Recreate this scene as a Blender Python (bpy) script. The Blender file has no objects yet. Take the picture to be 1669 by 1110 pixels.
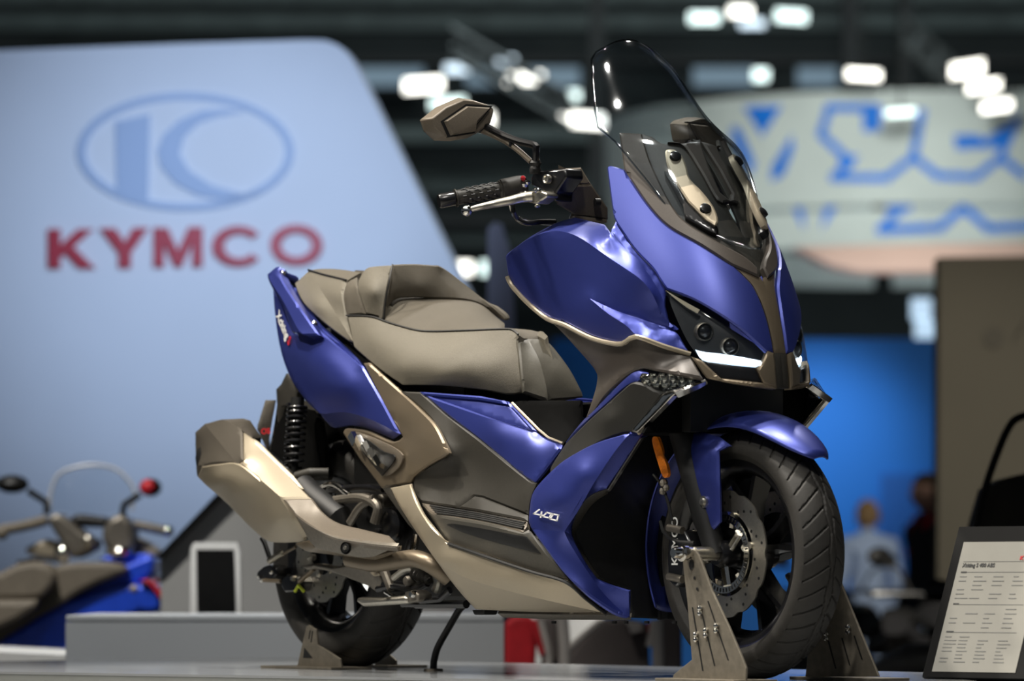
import bpy, bmesh, math, random
import numpy as np
from mathutils import Vector, Matrix
from mathutils.geometry import delaunay_2d_cdt

random.seed(7)
PI = math.pi
scn = bpy.context.scene
col = scn.collection

# ------------------------------------------------------------------ camera
FPX = 6954.167                                   # focal length in pixels of the 1669 px frame (150 mm)
CAM = np.array([7.983, -5.893, 0.218]); YAW = 2.512; HOR = 945.38
FW = np.array([math.cos(YAW), math.sin(YAW), 0.0])
RT = np.array([math.sin(YAW), -math.cos(YAW), 0.0])
cd = bpy.data.cameras.new('camera'); cam = bpy.data.objects.new('camera', cd); col.objects.link(cam)
cam.location = CAM; cam.rotation_euler = (PI/2, 0, YAW - PI/2)
cd.lens = 150; cd.sensor_width = 36; cd.shift_y = (HOR - 555) / 1669
cd.clip_end = 300
cd.dof.use_dof = True; cd.dof.focus_distance = 9.55; cd.dof.aperture_fstop = 3.2
scn.camera = cam
scn.view_settings.view_transform = 'Standard'; scn.view_settings.look = 'None'
scn.view_settings.gamma = 1; scn.view_settings.use_curve_mapping = False
scn.view_settings.exposure = 0.0

# ------------------------------------------------------------------ world: a dim exhibition hall
w = bpy.data.worlds.new('hall'); scn.world = w; w.use_nodes = True
bg = w.node_tree.nodes['Background']; bg.inputs[0].default_value = (0.62, 0.70, 0.80, 1); bg.inputs[1].default_value = 0.10

# ------------------------------------------------------------------ lights: truss spotlights, then unseen fills added to brighten the surroundings
def aim(o, target):
    d = Vector(target) - o.location; o.rotation_euler = d.to_track_quat('-Z', 'Y').to_euler()
def area(name, loc, target, size, power, color=(1, .93, .82), size_y=None):
    l = bpy.data.lights.new(name, 'AREA'); l.energy = power; l.color = color; l.size = size
    if size_y: l.shape = 'RECTANGLE'; l.size_y = size_y
    o = bpy.data.objects.new(name, l); col.objects.link(o); o.location = loc; aim(o, target); return o
def spot(name, loc, target, power, cone, color=(1, .93, .82), radius=.12, blend=.5):
    l = bpy.data.lights.new(name, 'SPOT'); l.energy = power; l.color = color
    l.spot_size = math.radians(cone); l.spot_blend = blend; l.shadow_soft_size = radius
    o = bpy.data.objects.new(name, l); col.objects.link(o); o.location = loc; aim(o, target); return o
WARM = (1, .925, .81); NEUT = (1, .96, .89)
spot('truss_spot', (-2.5, -3.0, 4.8), (-.5, -.1, .6), 800, 44, WARM, .16)
spot('truss_spot', (-1.0, -1.7, 5.0), (.1, -.1, .7), 900, 44, WARM, .16)
spot('truss_spot', (.6, -.7, 5.0), (.4, -.1, .8), 620, 44, NEUT, .16)
spot('truss_spot', (-1.4, 2.4, 4.8), (-.1, 0, .9), 560, 44, NEUT, .16)
spot('truss_spot', (3.2, -2.6, 4.6), (.5, -.1, .8), 260, 34, NEUT, .16)
area('hall_fill', (-32, 24, 15), (-52, 40, 2), 6, 1900, (.86, .97, 1.0))  # unseen fill, added to lift the far wall and girders out of black
spot('aisle_fill', tuple(CAM + FW*14.0 + RT*3.6 + np.array([0, 0, 3.8])), tuple(CAM + FW*21.0 + RT*2.2 + np.array([0, 0, -.1])), 2600, 37, (1, .93, .80), .2, .7)  # added fill for the parked motorcycles and olive partition, no lamp stands here
spot('back_scooter_fill', tuple(CAM + FW*13.0 - RT*2.6 + np.array([0, 0, 4.6])), tuple(CAM + FW*15.7 - RT*1.75 + np.array([0, 0, .0])), 1100, 28, (1, .97, .92), .2, .8)  # unseen fill, added to brighten the background scooter
spot('podium_fill', tuple(CAM + FW*11.2 - RT*1.4 + np.array([0, 0, 5.0])), tuple(CAM + FW*13.6 - RT*1.25 + np.array([0, 0, -.6])), 1300, 36, (1, .97, .92), .2, .8)  # unseen fill, added to brighten the podium and grey partition
spot('floor_bounce_fill', (1.2, -4.6, 5.2), (1.2, -3.2, -.8), 1500, 75, NEUT, .2, .8)  # added fill that lights the pale floor so it bounces onto the bodywork
spot('visitor_fill', tuple(CAM + FW*23.0 + RT*4.2 + np.array([0, 0, 4.2])), tuple(CAM + FW*29.0 + RT*2.75 + np.array([0, 0, .4])), 1700, 30, (1, .93, .82), .2, .7)  # unseen fill, added so the two visitors are not silhouettes
# ------------------------------------------------------------------ helpers: pixels to points
def ray(px, py): return FW + RT*((px - 834.5)/FPX) + np.array([0, 0, (HOR - py)/FPX])
def U(px, py, w=0.0):                            # point on the ray at lateral distance w to the scooter's right (Y = -w)
    r = ray(px, py); t = (-w - CAM[1]) / r[1]; return CAM + r*t
def UX(px, py, X):
    r = ray(px, py); t = (X - CAM[0]) / r[0]; return CAM + r*t
def DD(px, py, d): return CAM + ray(px, py)*d
def UZ(px, py, z=0.0):
    r = ray(px, py); t = (z - CAM[2]) / r[2]; return CAM + r*t
def KK(x0, y0, s):
    return lambda *pts: [(x0 + p[0]/s, y0 + p[1]/s) + tuple(p[2:]) for p in pts]
k1 = KK(660, 60, 3.265); k2 = KK(940, 60, 2.775); k3 = KK(800, 320, 2.921); k4 = KK(1000, 440, 3.7)
k5 = KK(420, 400, 2.980); k6 = KK(300, 600, 2.2196); k7 = KK(600, 620, 2.642); k8 = KK(1020, 660, 2.4675)
e1 = KK(420, 600, 5.55); e2 = KK(560, 680, 3.364); e3 = KK(400, 840, 6.936); e4 = KK(430, 420, 7.93)
e5 = KK(840, 540, 5.96); e6 = KK(1060, 660, 3.70); e7 = KK(0, 740, 3.263); e8 = KK(1360, 660, 4.625)
g1 = KK(1060, 680, 4.909); g2 = KK(1060, 880, 4.826); g3 = KK(420, 860, 4.627)
def P(pts): return [U(*p) for p in pts]

# the nose of the scooter: plan shape X = Xc(z) - 3.5 w^2
_nz = [.50, .55, .63, .675, .708, .775, .831, .877, .919, 1.025, 1.174, 1.30, 1.45]; _nx = [.880, .884, .884, .882, .880, .868, .849, .822, .795, .715, .613, .532, .44]
NP = np.polyfit(_nz, _nx, 4); NZ = np.linspace(.45, 1.5, 106); NX = np.polyval(NP, NZ)
def wn(px, py, off=0.0, a=4.1):
    lo, hi = -.03, .42
    for _ in range(40):
        m = (lo + hi)/2; q = U(px, py, m)
        if q[0] - (np.interp(q[2], NZ, NX) + off - a*m*abs(m)) > 0: hi = m
        else: lo = m
    return (lo + hi)/2
def nn(pts, off=0.0): return [(p[0], p[1], wn(p[0], p[1], off)) for p in pts]

# ------------------------------------------------------------------ helpers: objects
def link(o, parent=None):
    col.objects.link(o)
    if parent is not None:
        o.parent = parent
        o.matrix_parent_inverse = Matrix.Translation(-Vector(parent.location))
    return o
def mesh_obj(name, v, f, mat, parent=None, smooth=True, ang=32, sharp=None):
    me = bpy.data.meshes.new(name); me.from_pydata([tuple(p) for p in v], [], [tuple(q) for q in f]); me.update()
    if smooth:
        me.polygons.foreach_set('use_smooth', [True]*len(me.polygons)); me.set_sharp_from_angle(angle=math.radians(ang))
        if sharp:
            for e in me.edges:
                a, b = e.vertices
                if (min(a, b), max(a, b)) in sharp: e.use_edge_sharp = True
    if mat is not None: me.materials.append(mat)
    o = bpy.data.objects.new(name, me); return link(o, parent)
def empty(name, loc, label, cat, group=None):
    o = bpy.data.objects.new(name, None); o.location = loc; o.empty_display_size = .1; col.objects.link(o)
    o['label'] = label; o['category'] = cat
    if group: o['group'] = group
    return o
def tag(o, label, cat, group=None):
    o['label'] = label; o['category'] = cat
    if group: o['group'] = group
    return o
def struct(o): o['kind'] = 'structure'; return o

class MB:
    def __init__(s): s.v = []; s.f = []
    def add(s, v, f):
        b = len(s.v); s.v += [np.array(p, float) for p in v]; s.f += [[i + b for i in q] for q in f]; return s
    def tube(s, path, r, n=10, caps=True):
        path = [np.array(p, float) for p in path]; k = len(path)
        rs = r if hasattr(r, '__len__') else [r]*k
        T = [path[min(i+1, k-1)] - path[max(i-1, 0)] for i in range(k)]
        T = [t/(np.linalg.norm(t) + 1e-12) for t in T]
        a = np.array([0, 0, 1.]) if abs(T[0][2]) < .9 else np.array([1., 0, 0])
        N = np.cross(T[0], a); N /= np.linalg.norm(N); v = []
        for i in range(k):
            N = N - T[i]*(N @ T[i]); N /= np.linalg.norm(N) + 1e-12; B = np.cross(T[i], N)
            v += [path[i] + rs[i]*(math.cos(2*PI*j/n)*N + math.sin(2*PI*j/n)*B) for j in range(n)]
        f = [[i*n + j, i*n + (j+1) % n, (i+1)*n + (j+1) % n, (i+1)*n + j] for i in range(k-1) for j in range(n)]
        if caps: f += [list(range(n))[::-1], [(k-1)*n + j for j in range(n)]]
        return s.add(v, f)
    def lathe(s, prof, o, ax, n=32, closed=False):      # prof: (radius, height) along ax from o
        o = np.array(o, float); ax = np.array(ax, float); ax /= np.linalg.norm(ax)
        a = np.array([0, 0, 1.]) if abs(ax[2]) < .9 else np.array([1., 0, 0])
        N = np.cross(ax, a); N /= np.linalg.norm(N); B = np.cross(ax, N); k = len(prof)
        v = [o + ax*h + r*(math.cos(2*PI*j/n)*N + math.sin(2*PI*j/n)*B) for r, h in prof for j in range(n)]
        f = [[i*n + j, i*n + (j+1) % n, ((i+1) % k)*n + (j+1) % n, ((i+1) % k)*n + j] for i in range(k if closed else k-1) for j in range(n)]
        return s.add(v, f)
    def cyl(s, a, b, r, n=16, r2=None):
        return s.tube([a, b], [r, r if r2 is None else r2], n)
    def box(s, c, size, M=None):
        c = np.array(c, float); h = np.array(size, float)/2
        v = []
        for x in (-1, 1):
            for y in (-1, 1):
                for z in (-1, 1):
                    p = np.array([x, y, z])*h
                    if M is not None: p = np.array(M @ Vector(p))
                    v.append(c + p)
        return s.add(v, [[0,1,3,2],[4,6,7,5],[0,4,5,1],[2,3,7,6],[0,2,6,4],[1,5,7,3]])
    def prism(s, poly, off):                             # 3-D polygon extruded by a vector
        off = np.array(off, float); n = len(poly); p = [np.array(q, float) for q in poly]
        return s.add(p + [q + off for q in p], [list(range(n))[::-1], [n + i for i in range(n)]] + [[i, (i+1) % n, n + (i+1) % n, n + i] for i in range(n)])
    def ball(s, c, r, n=12, sc=(1, 1, 1)):
        c = np.array(c, float); m = n//2; v = []
        for i in range(m+1):
            for j in range(n):
                a = PI*i/m; b = 2*PI*j/n
                v.append(c + r*np.array([sc[0]*math.sin(a)*math.cos(b), sc[1]*math.sin(a)*math.sin(b), sc[2]*math.cos(a)]))
        return s.add(v, [[i*n + j, (i+1)*n + j, (i+1)*n + (j+1) % n, i*n + (j+1) % n] for i in range(m) for j in range(n)])
    def build(s, name, mat, parent=None, smooth=True, ang=32, bevel=0):
        o = mesh_obj(name, s.v, s.f, mat, parent, smooth, ang)
        bm = bmesh.new(); bm.from_mesh(o.data); bmesh.ops.recalc_face_normals(bm, faces=bm.faces); bm.to_mesh(o.data); bm.free()
        if bevel:
            m = o.modifiers.new('bevel', 'BEVEL'); m.width = bevel; m.segments = 2; m.limit_method = 'ANGLE'
        return o

# curves in pixel space with a lateral coordinate
def S(pts, step=6.0):
    p = [np.array(q, float) for q in pts]; n = len(p); out = []
    for i in range(n-1):
        a = p[i-1] if i > 0 else 2*p[i] - p[i+1]; b = p[i]; c = p[i+1]; d = p[i+2] if i+2 < n else 2*p[i+1] - p[i]
        m = max(2, int(np.hypot(*(c - b)[:2])/step))
        for k in range(m):
            t = k/m
            out.append(.5*((2*b) + (-a + c)*t + (2*a - 5*b + 4*c - d)*t*t + (-a + 3*b - 3*c + d)*t**3))
    return out + [p[-1]]
def L(pts, step=6.0):
    p = [np.array(q, float) for q in pts]; out = []
    for i in range(len(p)-1):
        m = max(1, int(np.hypot(*(p[i+1] - p[i])[:2])/step))
        out += [p[i] + (p[i+1] - p[i])*k/m for k in range(m)]
    return out + [p[-1]]
def tps(pts, lam=1e-5):
    A = np.array(pts, float); x = A[:, :2]/100; y = A[:, 2]; n = len(A)
    def K(r2): return .5*r2*np.log(r2 + 1e-12)
    r2 = ((x[:, None] - x[None])**2).sum(-1); M = np.zeros((n+3, n+3)); M[:n, :n] = K(r2) + lam*np.eye(n)
    M[:n, n] = 1; M[:n, n+1:] = x; M[n, :n] = 1; M[n+1:, :n] = x.T
    c = np.linalg.solve(M, np.r_[y, 0, 0, 0])
    def ev(q):
        q = np.array(q, float)/100; r2 = ((q[:, None] - x[None])**2).sum(-1)
        return K(r2) @ c[:n] + c[n] + q @ c[n+1:]
    return ev
def inside(q, poly):
    x, y = q[:, 0][:, None], q[:, 1][:, None]; a = poly; b = np.roll(poly, -1, 0)
    cnd = ((a[:, 1] > y) != (b[:, 1] > y)) & (x < (b[:, 0]-a[:, 0])*(y-a[:, 1])/(b[:, 1]-a[:, 1]+1e-12) + a[:, 0])
    return cnd.sum(1) % 2 == 1
def bdist(q, poly):
    a = poly; d = np.roll(poly, -1, 0) - a; l2 = (d**2).sum(1) + 1e-9
    t = np.clip(((q[:, None]-a[None])*d).sum(-1)/l2, 0, 1)
    return np.sqrt((((q[:, None] - (a + t[..., None]*d))**2).sum(-1)).min(1))
def facet(outline, inter, g, field, harm=None):
    o = []
    for p in outline:
        if not o or np.hypot(*(np.array(p)[:2] - o[-1][:2])) > .3: o.append(np.array(p, float))
    if np.hypot(*(o[0][:2] - o[-1][:2])) < .3: o.pop()
    o = np.array(o); xy = o[:, :2]
    ar = .5*np.sum(xy[:, 0]*np.roll(xy[:, 1], -1) - np.roll(xy[:, 0], -1)*xy[:, 1])
    if ar < 0: o = o[::-1].copy(); xy = o[:, :2]
    t = np.roll(xy, -1, 0) - np.roll(xy, 1, 0); t /= np.linalg.norm(t, axis=1)[:, None] + 1e-9
    ring = xy + np.c_[-t[:, 1], t[:, 0]]*2.6
    ring = ring[inside(ring, xy)]; ring = ring[bdist(ring, xy) > 2.0] if len(ring) else ring
    x0, y0 = xy.min(0); x1, y1 = xy.max(0); gr = []
    for j, yy in enumerate(np.arange(y0 + g/2, y1, g*.87)):
        for xx in np.arange(x0 + (g/2 if j % 2 else g/4), x1, g): gr.append((xx, yy))
    gr = np.array(gr) if gr else np.zeros((0, 2))
    if len(gr): gr = gr[inside(gr, xy)]
    if len(gr): gr = gr[bdist(gr, xy) > max(4.6, g*.62)]
    extra = np.vstack([q for q in (ring, gr) if len(q)]) if len(ring) or len(gr) else np.zeros((0, 2))
    pts = [Vector(p) for p in np.vstack([xy, extra])]; n = len(xy)
    vv, ee, ff, *_ = delaunay_2d_cdt(pts, [(i, (i+1) % n) for i in range(n)], [list(range(n))], 1, 1e-4)
    q = np.array([tuple(p) for p in vv])
    if field is not None: wv = np.array([field(*p) for p in q])
    elif harm is not None:                       # membrane through the outline, swelling by harm
        N_ = len(q); bidx = bdist(q, xy) < .05; nb = [set() for _ in range(N_)]
        for t in ff:
            for i in range(3): nb[t[i]].add(t[(i+1) % 3]); nb[t[(i+1) % 3]].add(t[i])
        A_ = np.zeros((N_, N_)); rh = np.zeros(N_)
        for i in range(N_):
            if bidx[i] or not nb[i]:
                A_[i, i] = 1; j = int(np.argmin(((xy - q[i])**2).sum(1))); rh[i] = o[j][2]
            else:
                for j in nb[i]:
                    wj = 1/(np.hypot(*(q[j] - q[i])) + 1e-6); A_[i, i] += wj; A_[i, j] -= wj
        w0 = np.linalg.solve(A_, rh); wv = w0
        if harm: dd_ = bdist(q, xy); mx_ = dd_.max(); wv = w0 + harm*(1 - (1 - np.clip(dd_/mx_, 0, 1))**2)
    else:
        smp = [tuple(p) for p in o] + [tuple(p) for p in inter]; wv = tps(smp)(q)
    V = [U(q[i][0], q[i][1], wv[i]) for i in range(len(q))]; F = []
    for t in ff:
        a = q[list(t)]; s = (a[1][0]-a[0][0])*(a[2][1]-a[0][1]) - (a[2][0]-a[0][0])*(a[1][1]-a[0][1])
        F.append(list(t)[::-1] if s > 0 else list(t))
    return V, F
def shell(V, F, t, roll, ids):
    V = np.array(V); keys = {}; idx = []
    for p in V:
        k = tuple(np.round(p/4e-4).astype(int)); hit = None
        for dx in (0, -1, 1):
            for dy in (0, -1, 1):
                for dz in (0, -1, 1):
                    if (k[0]+dx, k[1]+dy, k[2]+dz) in keys: hit = keys[(k[0]+dx, k[1]+dy, k[2]+dz)]; break
                if hit is not None: break
            if hit is not None: break
        if hit is None: hit = len(keys); keys[k] = hit; idx.append((hit, p)) ; idx[-1] = (hit, p, True)
        else: idx.append((hit, p, False))
    W = np.zeros((len(keys), 3))
    for h, p, new in idx:
        if new: W[h] = p
    mp = [h for h, _, _ in idx]
    F = [[mp[i] for i in q] for q in F]; ids = [d for q, d in zip(F, ids) if len(set(q)) == len(q)]; F = [q for q in F if len(set(q)) == len(q)]
    Nn = np.zeros_like(W); ec = {}
    for q in F:
        n = np.cross(W[q[1]] - W[q[0]], W[q[2]] - W[q[0]])
        for i in q: Nn[i] += n
        for i in range(len(q)):
            a, b = q[i], q[(i+1) % len(q)]; ec.setdefault((min(a, b), max(a, b)), []).append((a, b))
    Nn /= np.linalg.norm(Nn, axis=1)[:, None] + 1e-12
    fe = {}
    for q, d in zip(F, ids):
        for i in range(len(q)): a, b = q[i], q[(i+1) % len(q)]; fe.setdefault((min(a, b), max(a, b)), set()).add(d)
    sharp = {k for k, d in fe.items() if len(d) > 1}
    be = [l[0] for l in ec.values() if len(l) == 1]; bv = {i for e in be for i in e}
    W0 = W.copy()
    for i in bv: W0[i] -= Nn[i]*roll
    W1 = W - Nn*(t + roll); n = len(W)
    G = F + [[i + n for i in q[::-1]] for q in F] + [[a, a + n, b + n, b][::-1] for a, b in be]
    return np.vstack([W0, W1]), G, sharp
def panel(name, parent, mat, facets, t=.006, roll=.0025, mirror=True, g=7, field=None, ang=28):
    VV, FF, ID = [], [], []
    for fc in facets:
        hm = None
        if isinstance(fc, tuple): o, it = fc
        else: o, it = fc, []
        if isinstance(it, (int, float)): hm, it = float(it), []
        V, F = facet(o, it, g, field, hm); b = len(VV); VV += V; FF += [[i + b for i in q] for q in F]; ID += [id(fc)]*len(F)
    W, G, shp = shell(VV, FF, t, roll, ID)
    ob = mesh_obj(name, W, G, mat, parent, True, ang, shp)
    if mirror:
        mesh_obj(name, W*np.array([1, -1, 1]), [q[::-1] for q in G], mat, parent, True, ang, shp)
    return ob
def mirror_of(o):
    me = o.data.copy(); me.transform(Matrix.Scale(-1, 4, (0, 1, 0))); me.flip_normals()
    m = bpy.data.objects.new(o.name.split('.')[0], me); return link(m, o.parent)
def text_mesh(txt, size, extrude, bold=0.0, shear=0.0):
    c = bpy.data.curves.new('t', 'FONT'); c.body = txt; c.size = size; c.extrude = extrude; c.offset = bold; c.shear = shear
    c.align_x = 'LEFT'; c.resolution_u = 4
    o = bpy.data.objects.new('t', c); col.objects.link(o); bpy.context.view_layer.update()
    me = bpy.data.meshes.new_from_object(o.evaluated_get(bpy.context.evaluated_depsgraph_get()))
    bpy.data.objects.remove(o); return me
def text_obj(name, txt, size, origin, xdir, ydir, mat, parent, extrude=.0005, bold=0.0, shear=0.0, sx=1.0):
    me = text_mesh(txt, size, extrude, bold, shear)
    x = Vector(xdir).normalized(); y = Vector(ydir); y = (y - x*y.dot(x)).normalized(); z = x.cross(y)
    M = Matrix((x*sx, y, z)).transposed().to_4x4(); M.translation = Vector(origin); me.transform(M)
    me.materials.clear(); me.materials.append(mat)
    return link(bpy.data.objects.new(name, me), parent)

# ------------------------------------------------------------------ materials
def mat(name, color, rough=.5, metal=0.0, coat=0.0, bump=None, spec=.5, emit=None, es=1.0, vary=0.0, vscale=60, trans=0.0, ior=1.45, alpha=1.0):
    m = bpy.data.materials.new(name); m.use_nodes = True; nt = m.node_tree; b = nt.nodes['Principled BSDF']
    b.inputs['Base Color'].default_value = (*color, 1); b.inputs['Roughness'].default_value = rough
    b.inputs['Metallic'].default_value = metal; b.inputs['Coat Weight'].default_value = coat; b.inputs['Coat Roughness'].default_value = .34
    b.inputs['Specular IOR Level'].default_value = spec; b.inputs['IOR'].default_value = ior
    b.inputs['Transmission Weight'].default_value = trans; b.inputs['Alpha'].default_value = alpha
    if emit: b.inputs['Emission Color'].default_value = (*emit, 1); b.inputs['Emission Strength'].default_value = es
    tc = nt.nodes.new('ShaderNodeTexCoord')
    if vary:
        n = nt.nodes.new('ShaderNodeTexNoise'); n.inputs['Scale'].default_value = vscale; nt.links.new(tc.outputs['Object'], n.inputs['Vector'])
        r = nt.nodes.new('ShaderNodeValToRGB'); r.color_ramp.elements[0].position = .3; r.color_ramp.elements[1].position = .7
        r.color_ramp.elements[0].color = tuple(c*(1-vary) for c in color) + (1,); r.color_ramp.elements[1].color = tuple(min(1, c*(1+vary)) for c in color) + (1,)
        nt.links.new(n.outputs[0], r.inputs[0]); nt.links.new(r.outputs[0], b.inputs['Base Color'])
    if bump:
        n = nt.nodes.new('ShaderNodeTexNoise'); n.inputs['Scale'].default_value = bump[0]; n.inputs['Detail'].default_value = 3
        nt.links.new(tc.outputs['Object'], n.inputs['Vector'])
        bp = nt.nodes.new('ShaderNodeBump'); bp.inputs['Strength'].default_value = bump[1]; bp.inputs['Distance'].default_value = .002
        nt.links.new(n.outputs[0], bp.inputs['Height']); nt.links.new(bp.outputs[0], b.inputs['Normal'])
    return m
M = {}
M['blue'] = mat('satin_blue_paint', (.036, .054, .30), .40, .64, .62, vary=.06, vscale=900)
M['bronze'] = mat('satin_bronze_paint', (.20, .16, .11), .38, .55, .05, vary=.06, vscale=900)
M['champagne'] = mat('champagne_paint', (.42, .36, .265), .40, .5, .05, vary=.05, vscale=900)
M['taupe'] = mat('taupe_plastic', (.15, .125, .095), .42, .15, vary=.08, vscale=300)
M['grey2'] = mat('charcoal_taupe_plastic', (.072, .066, .054), .48, bump=(900, .12), vary=.08, vscale=200)
M['darkbronze'] = mat('dark_bronze_plastic', (.075, .064, .055), .38, .2, vary=.06, vscale=300)
M['anthracite'] = mat('anthracite_plastic', (.020, .019, .016), .5, bump=(900, .1), vary=.08, vscale=200)
M['cap'] = mat('muffler_cap_taupe', (.105, .092, .074), .45, .4, vary=.06, vscale=300)
M['grey'] = mat('dark_grey_plastic', (.036, .033, .027), .48, bump=(900, .12), vary=.08, vscale=200)
M['black'] = mat('matte_black_plastic', (.008, .008, .008), .5, vary=.15, vscale=90)
M['void'] = mat('shadowed_black_plastic', (.004, .004, .004), .9, spec=.06, vary=.1)  # black plastic with the deep shade under seat and nose put into its colour
M['gloss'] = mat('gloss_black', (.008, .008, .009), .16, .0, .4, vary=.1, vscale=80)
M['seat'] = mat('seat_vinyl', (.150, .134, .102), .58, bump=(700, .55), vary=.10, vscale=420)
M['seat2'] = mat('seat_mesh_vinyl', (.105, .090, .066), .6, bump=(1400, .7), vary=.16, vscale=700)
M['seatnose'] = mat('seat_smooth_vinyl', (.085, .078, .06), .5, bump=(500, .15), vary=.08, vscale=200)
M['rubber'] = mat('tyre_rubber', (.026, .024, .021), .62, vary=.12, vscale=60, bump=(250, .15))
M['chrome'] = mat('chrome', (.75, .73, .68), .14, 1.0, vary=.04, vscale=100)
M['steel'] = mat('brushed_steel', (.52, .49, .42), .33, .95, vary=.08, vscale=200)
M['alloy'] = mat('grey_cast_alloy', (.20, .18, .15), .45, .7, bump=(400, .2), vary=.1, vscale=120)
M['plate'] = mat('stand_plate_steel', (.22, .195, .155), .5, .55, vary=.12, vscale=60)
M['lens'] = mat('clear_lens', (1, 1, 1), .03, trans=1.0, ior=1.2, vary=.0)
M['amber'] = mat('amber_reflector', (.95, .24, .02), .3, .0, .3, bump=(600, .5), vary=.2, vscale=300)
M['red'] = mat('red_plastic', (.55, .02, .03), .35, vary=.1)
M['white'] = mat('white_paint', (.80, .80, .78), .45, vary=.03)
M['led'] = mat('headlight_led', (1, 1, 1), .3, emit=(.62, .80, 1.0), es=1.7)
M['ledline'] = mat('headlight_led_line', (1, 1, 1), .3, emit=(.85, .93, 1.0), es=11)
M['bezel'] = mat('headlight_bezel', (.035, .035, .037), .35, .3, vary=.1)
M['yellow'] = mat('yellow_paint_mark', (.6, .7, .05), .5, vary=.1)
def screen_mat(name, tint, base=.03, top=.75, power=3.5, rough=.05):
    m = bpy.data.materials.new(name); m.use_nodes = True; nt = m.node_tree; nt.nodes.clear()
    out = nt.nodes.new('ShaderNodeOutputMaterial'); mx = nt.nodes.new('ShaderNodeMixShader'); tr = nt.nodes.new('ShaderNodeBsdfTransparent')
    gl = nt.nodes.new('ShaderNodeBsdfGlossy'); gl.inputs['Roughness'].default_value = rough; tr.inputs[0].default_value = (*tint, 1)
    lw = nt.nodes.new('ShaderNodeLayerWeight'); lw.inputs['Blend'].default_value = .5
    p = nt.nodes.new('ShaderNodeMath'); p.operation = 'POWER'; p.inputs[1].default_value = power
    a = nt.nodes.new('ShaderNodeMath'); a.operation = 'MULTIPLY_ADD'; a.inputs[1].default_value = top; a.inputs[2].default_value = base
    nt.links.new(lw.outputs['Facing'], p.inputs[0]); nt.links.new(p.outputs[0], a.inputs[0]); nt.links.new(a.outputs[0], mx.inputs[0])
    nt.links.new(tr.outputs[0], mx.inputs[1]); nt.links.new(gl.outputs[0], mx.inputs[2]); nt.links.new(mx.outputs[0], out.inputs[0])
    return m
M['screen'] = screen_mat('clear_windscreen', (.90, .93, .95), .085, .8, 3.0)
M['screenedge'] = screen_mat('windscreen_edge_polish', (.8, .85, .88), .35, .6, 2.0)
M['clear'] = screen_mat('clear_lamp_cover', (.92, .94, .95))
# ================================================================== THE HALL
ZF = -0.80                                         # hall floor; the display platform rises from it
M['platform'] = mat('platform_laminate', (.24, .25, .26), .12, vary=.05, vscale=6)
M['platform_side'] = mat('platform_edge', (.20, .21, .20), .6, vary=.05, vscale=6)
M['floor'] = mat('hall_carpet', (.05, .05, .055), .9, bump=(300, .5), vary=.2, vscale=12)
M['hallwall'] = mat('hall_dark_cladding', (.05, .06, .06), .8, vary=.35, vscale=.35)
M['girder'] = mat('girder_steel', (.11, .14, .135), .6, .2, vary=.2, vscale=2)
M['girder_dark'] = mat('girder_dark_steel', (.018, .02, .02), .7, vary=.2, vscale=2)
M['truss'] = mat('truss_aluminium', (.09, .10, .10), .45, .5, vary=.1, vscale=5)
M['tower'] = mat('white_sign_laminate', (.80, .82, .86), .55, vary=.02, vscale=2)
M['tower_edge'] = mat('sign_edge_warm_tint', (.50, .48, .44), .6, vary=.04, vscale=3)  # warm light on the sign's side is put into this tint
M['emblem'] = mat('pale_blue_emblem', (.43, .54, .73), .5, vary=.03, vscale=3)
M['letter'] = mat('red_sign_letters', (.50, .018, .04), .45, vary=.05, vscale=5)
M['banner'] = mat('white_banner_fabric', (.62, .68, .66), .8, vary=.06, vscale=1.5)
M['banner_ink'] = mat('blue_banner_print', (.003, .19, .80), .7, vary=.08, vscale=2)
M['cyanwall'] = mat('blue_booth_wall', (.003, .13, .48), .7, vary=.05, vscale=.8)
M['cyandark'] = mat('blue_booth_door', (.003, .085, .34), .7, vary=.08, vscale=1)
M['beige'] = mat('olive_beige_partition', (.062, .055, .039), .75, vary=.05, vscale=2)
M['beigeprint'] = mat('partition_faint_print', (.046, .041, .030), .75, vary=.05)
M['podium'] = mat('grey_podium_laminate', (.55, .58, .61), .6, vary=.03, vscale=3)
M['greywall'] = mat('grey_partition', (.33, .33, .32), .7, vary=.06, vscale=3)
M['canopy'] = mat('pink_white_canopy', (.72, .60, .54), .7, vary=.1, vscale=1)
M['flag'] = mat('lavender_flag', (.28, .27, .32), .8, vary=.08, vscale=3)
M['lamp'] = mat('hall_lamp_glow', (1, 1, 1), .5, emit=(1.0, .97, .86), es=3.4)
M['lamp2'] = mat('hall_lamp_glow_cool', (1, 1, 1), .5, emit=(.75, 1.0, .94), es=1.6)
M['lamp3'] = mat('hall_lamp_glow_cold', (1, 1, 1), .5, emit=(.55, .78, 1.0), es=.9)
M['daypane'] = mat('high_window_glow', (.2, .25, .3), .5, emit=(.22, .33, .42), es=.55)
M['signblack'] = mat('black_sign_board', (.006, .006, .006), .6, spec=.15, vary=.1, vscale=30)
M['paper'] = mat('white_paper', (.31, .30, .265), .7, vary=.02, vscale=30)
M['ink'] = mat('black_print', (.06, .06, .06), .7, vary=.05)
M['greyink'] = mat('grey_print', (.22, .22, .21), .7, vary=.05)
M['hair1'] = mat('light_brown_hair', (.22, .14, .06), .7, bump=(120, .6), vary=.2, vscale=60)
M['hair2'] = mat('dark_brown_hair', (.045, .026, .012), .7, bump=(120, .6), vary=.2, vscale=60)
M['skin'] = mat('skin', (.50, .28, .19), .55, vary=.08, vscale=20)
M['shirt1'] = mat('pale_blue_shirt', (.34, .44, .62), .8, vary=.12, vscale=15)
M['jacket'] = mat('black_jacket', (.012, .012, .014), .7, vary=.2, vscale=15)
M['redcloth'] = mat('red_cloth', (.50, .012, .02), .7, vary=.15, vscale=15)
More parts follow.
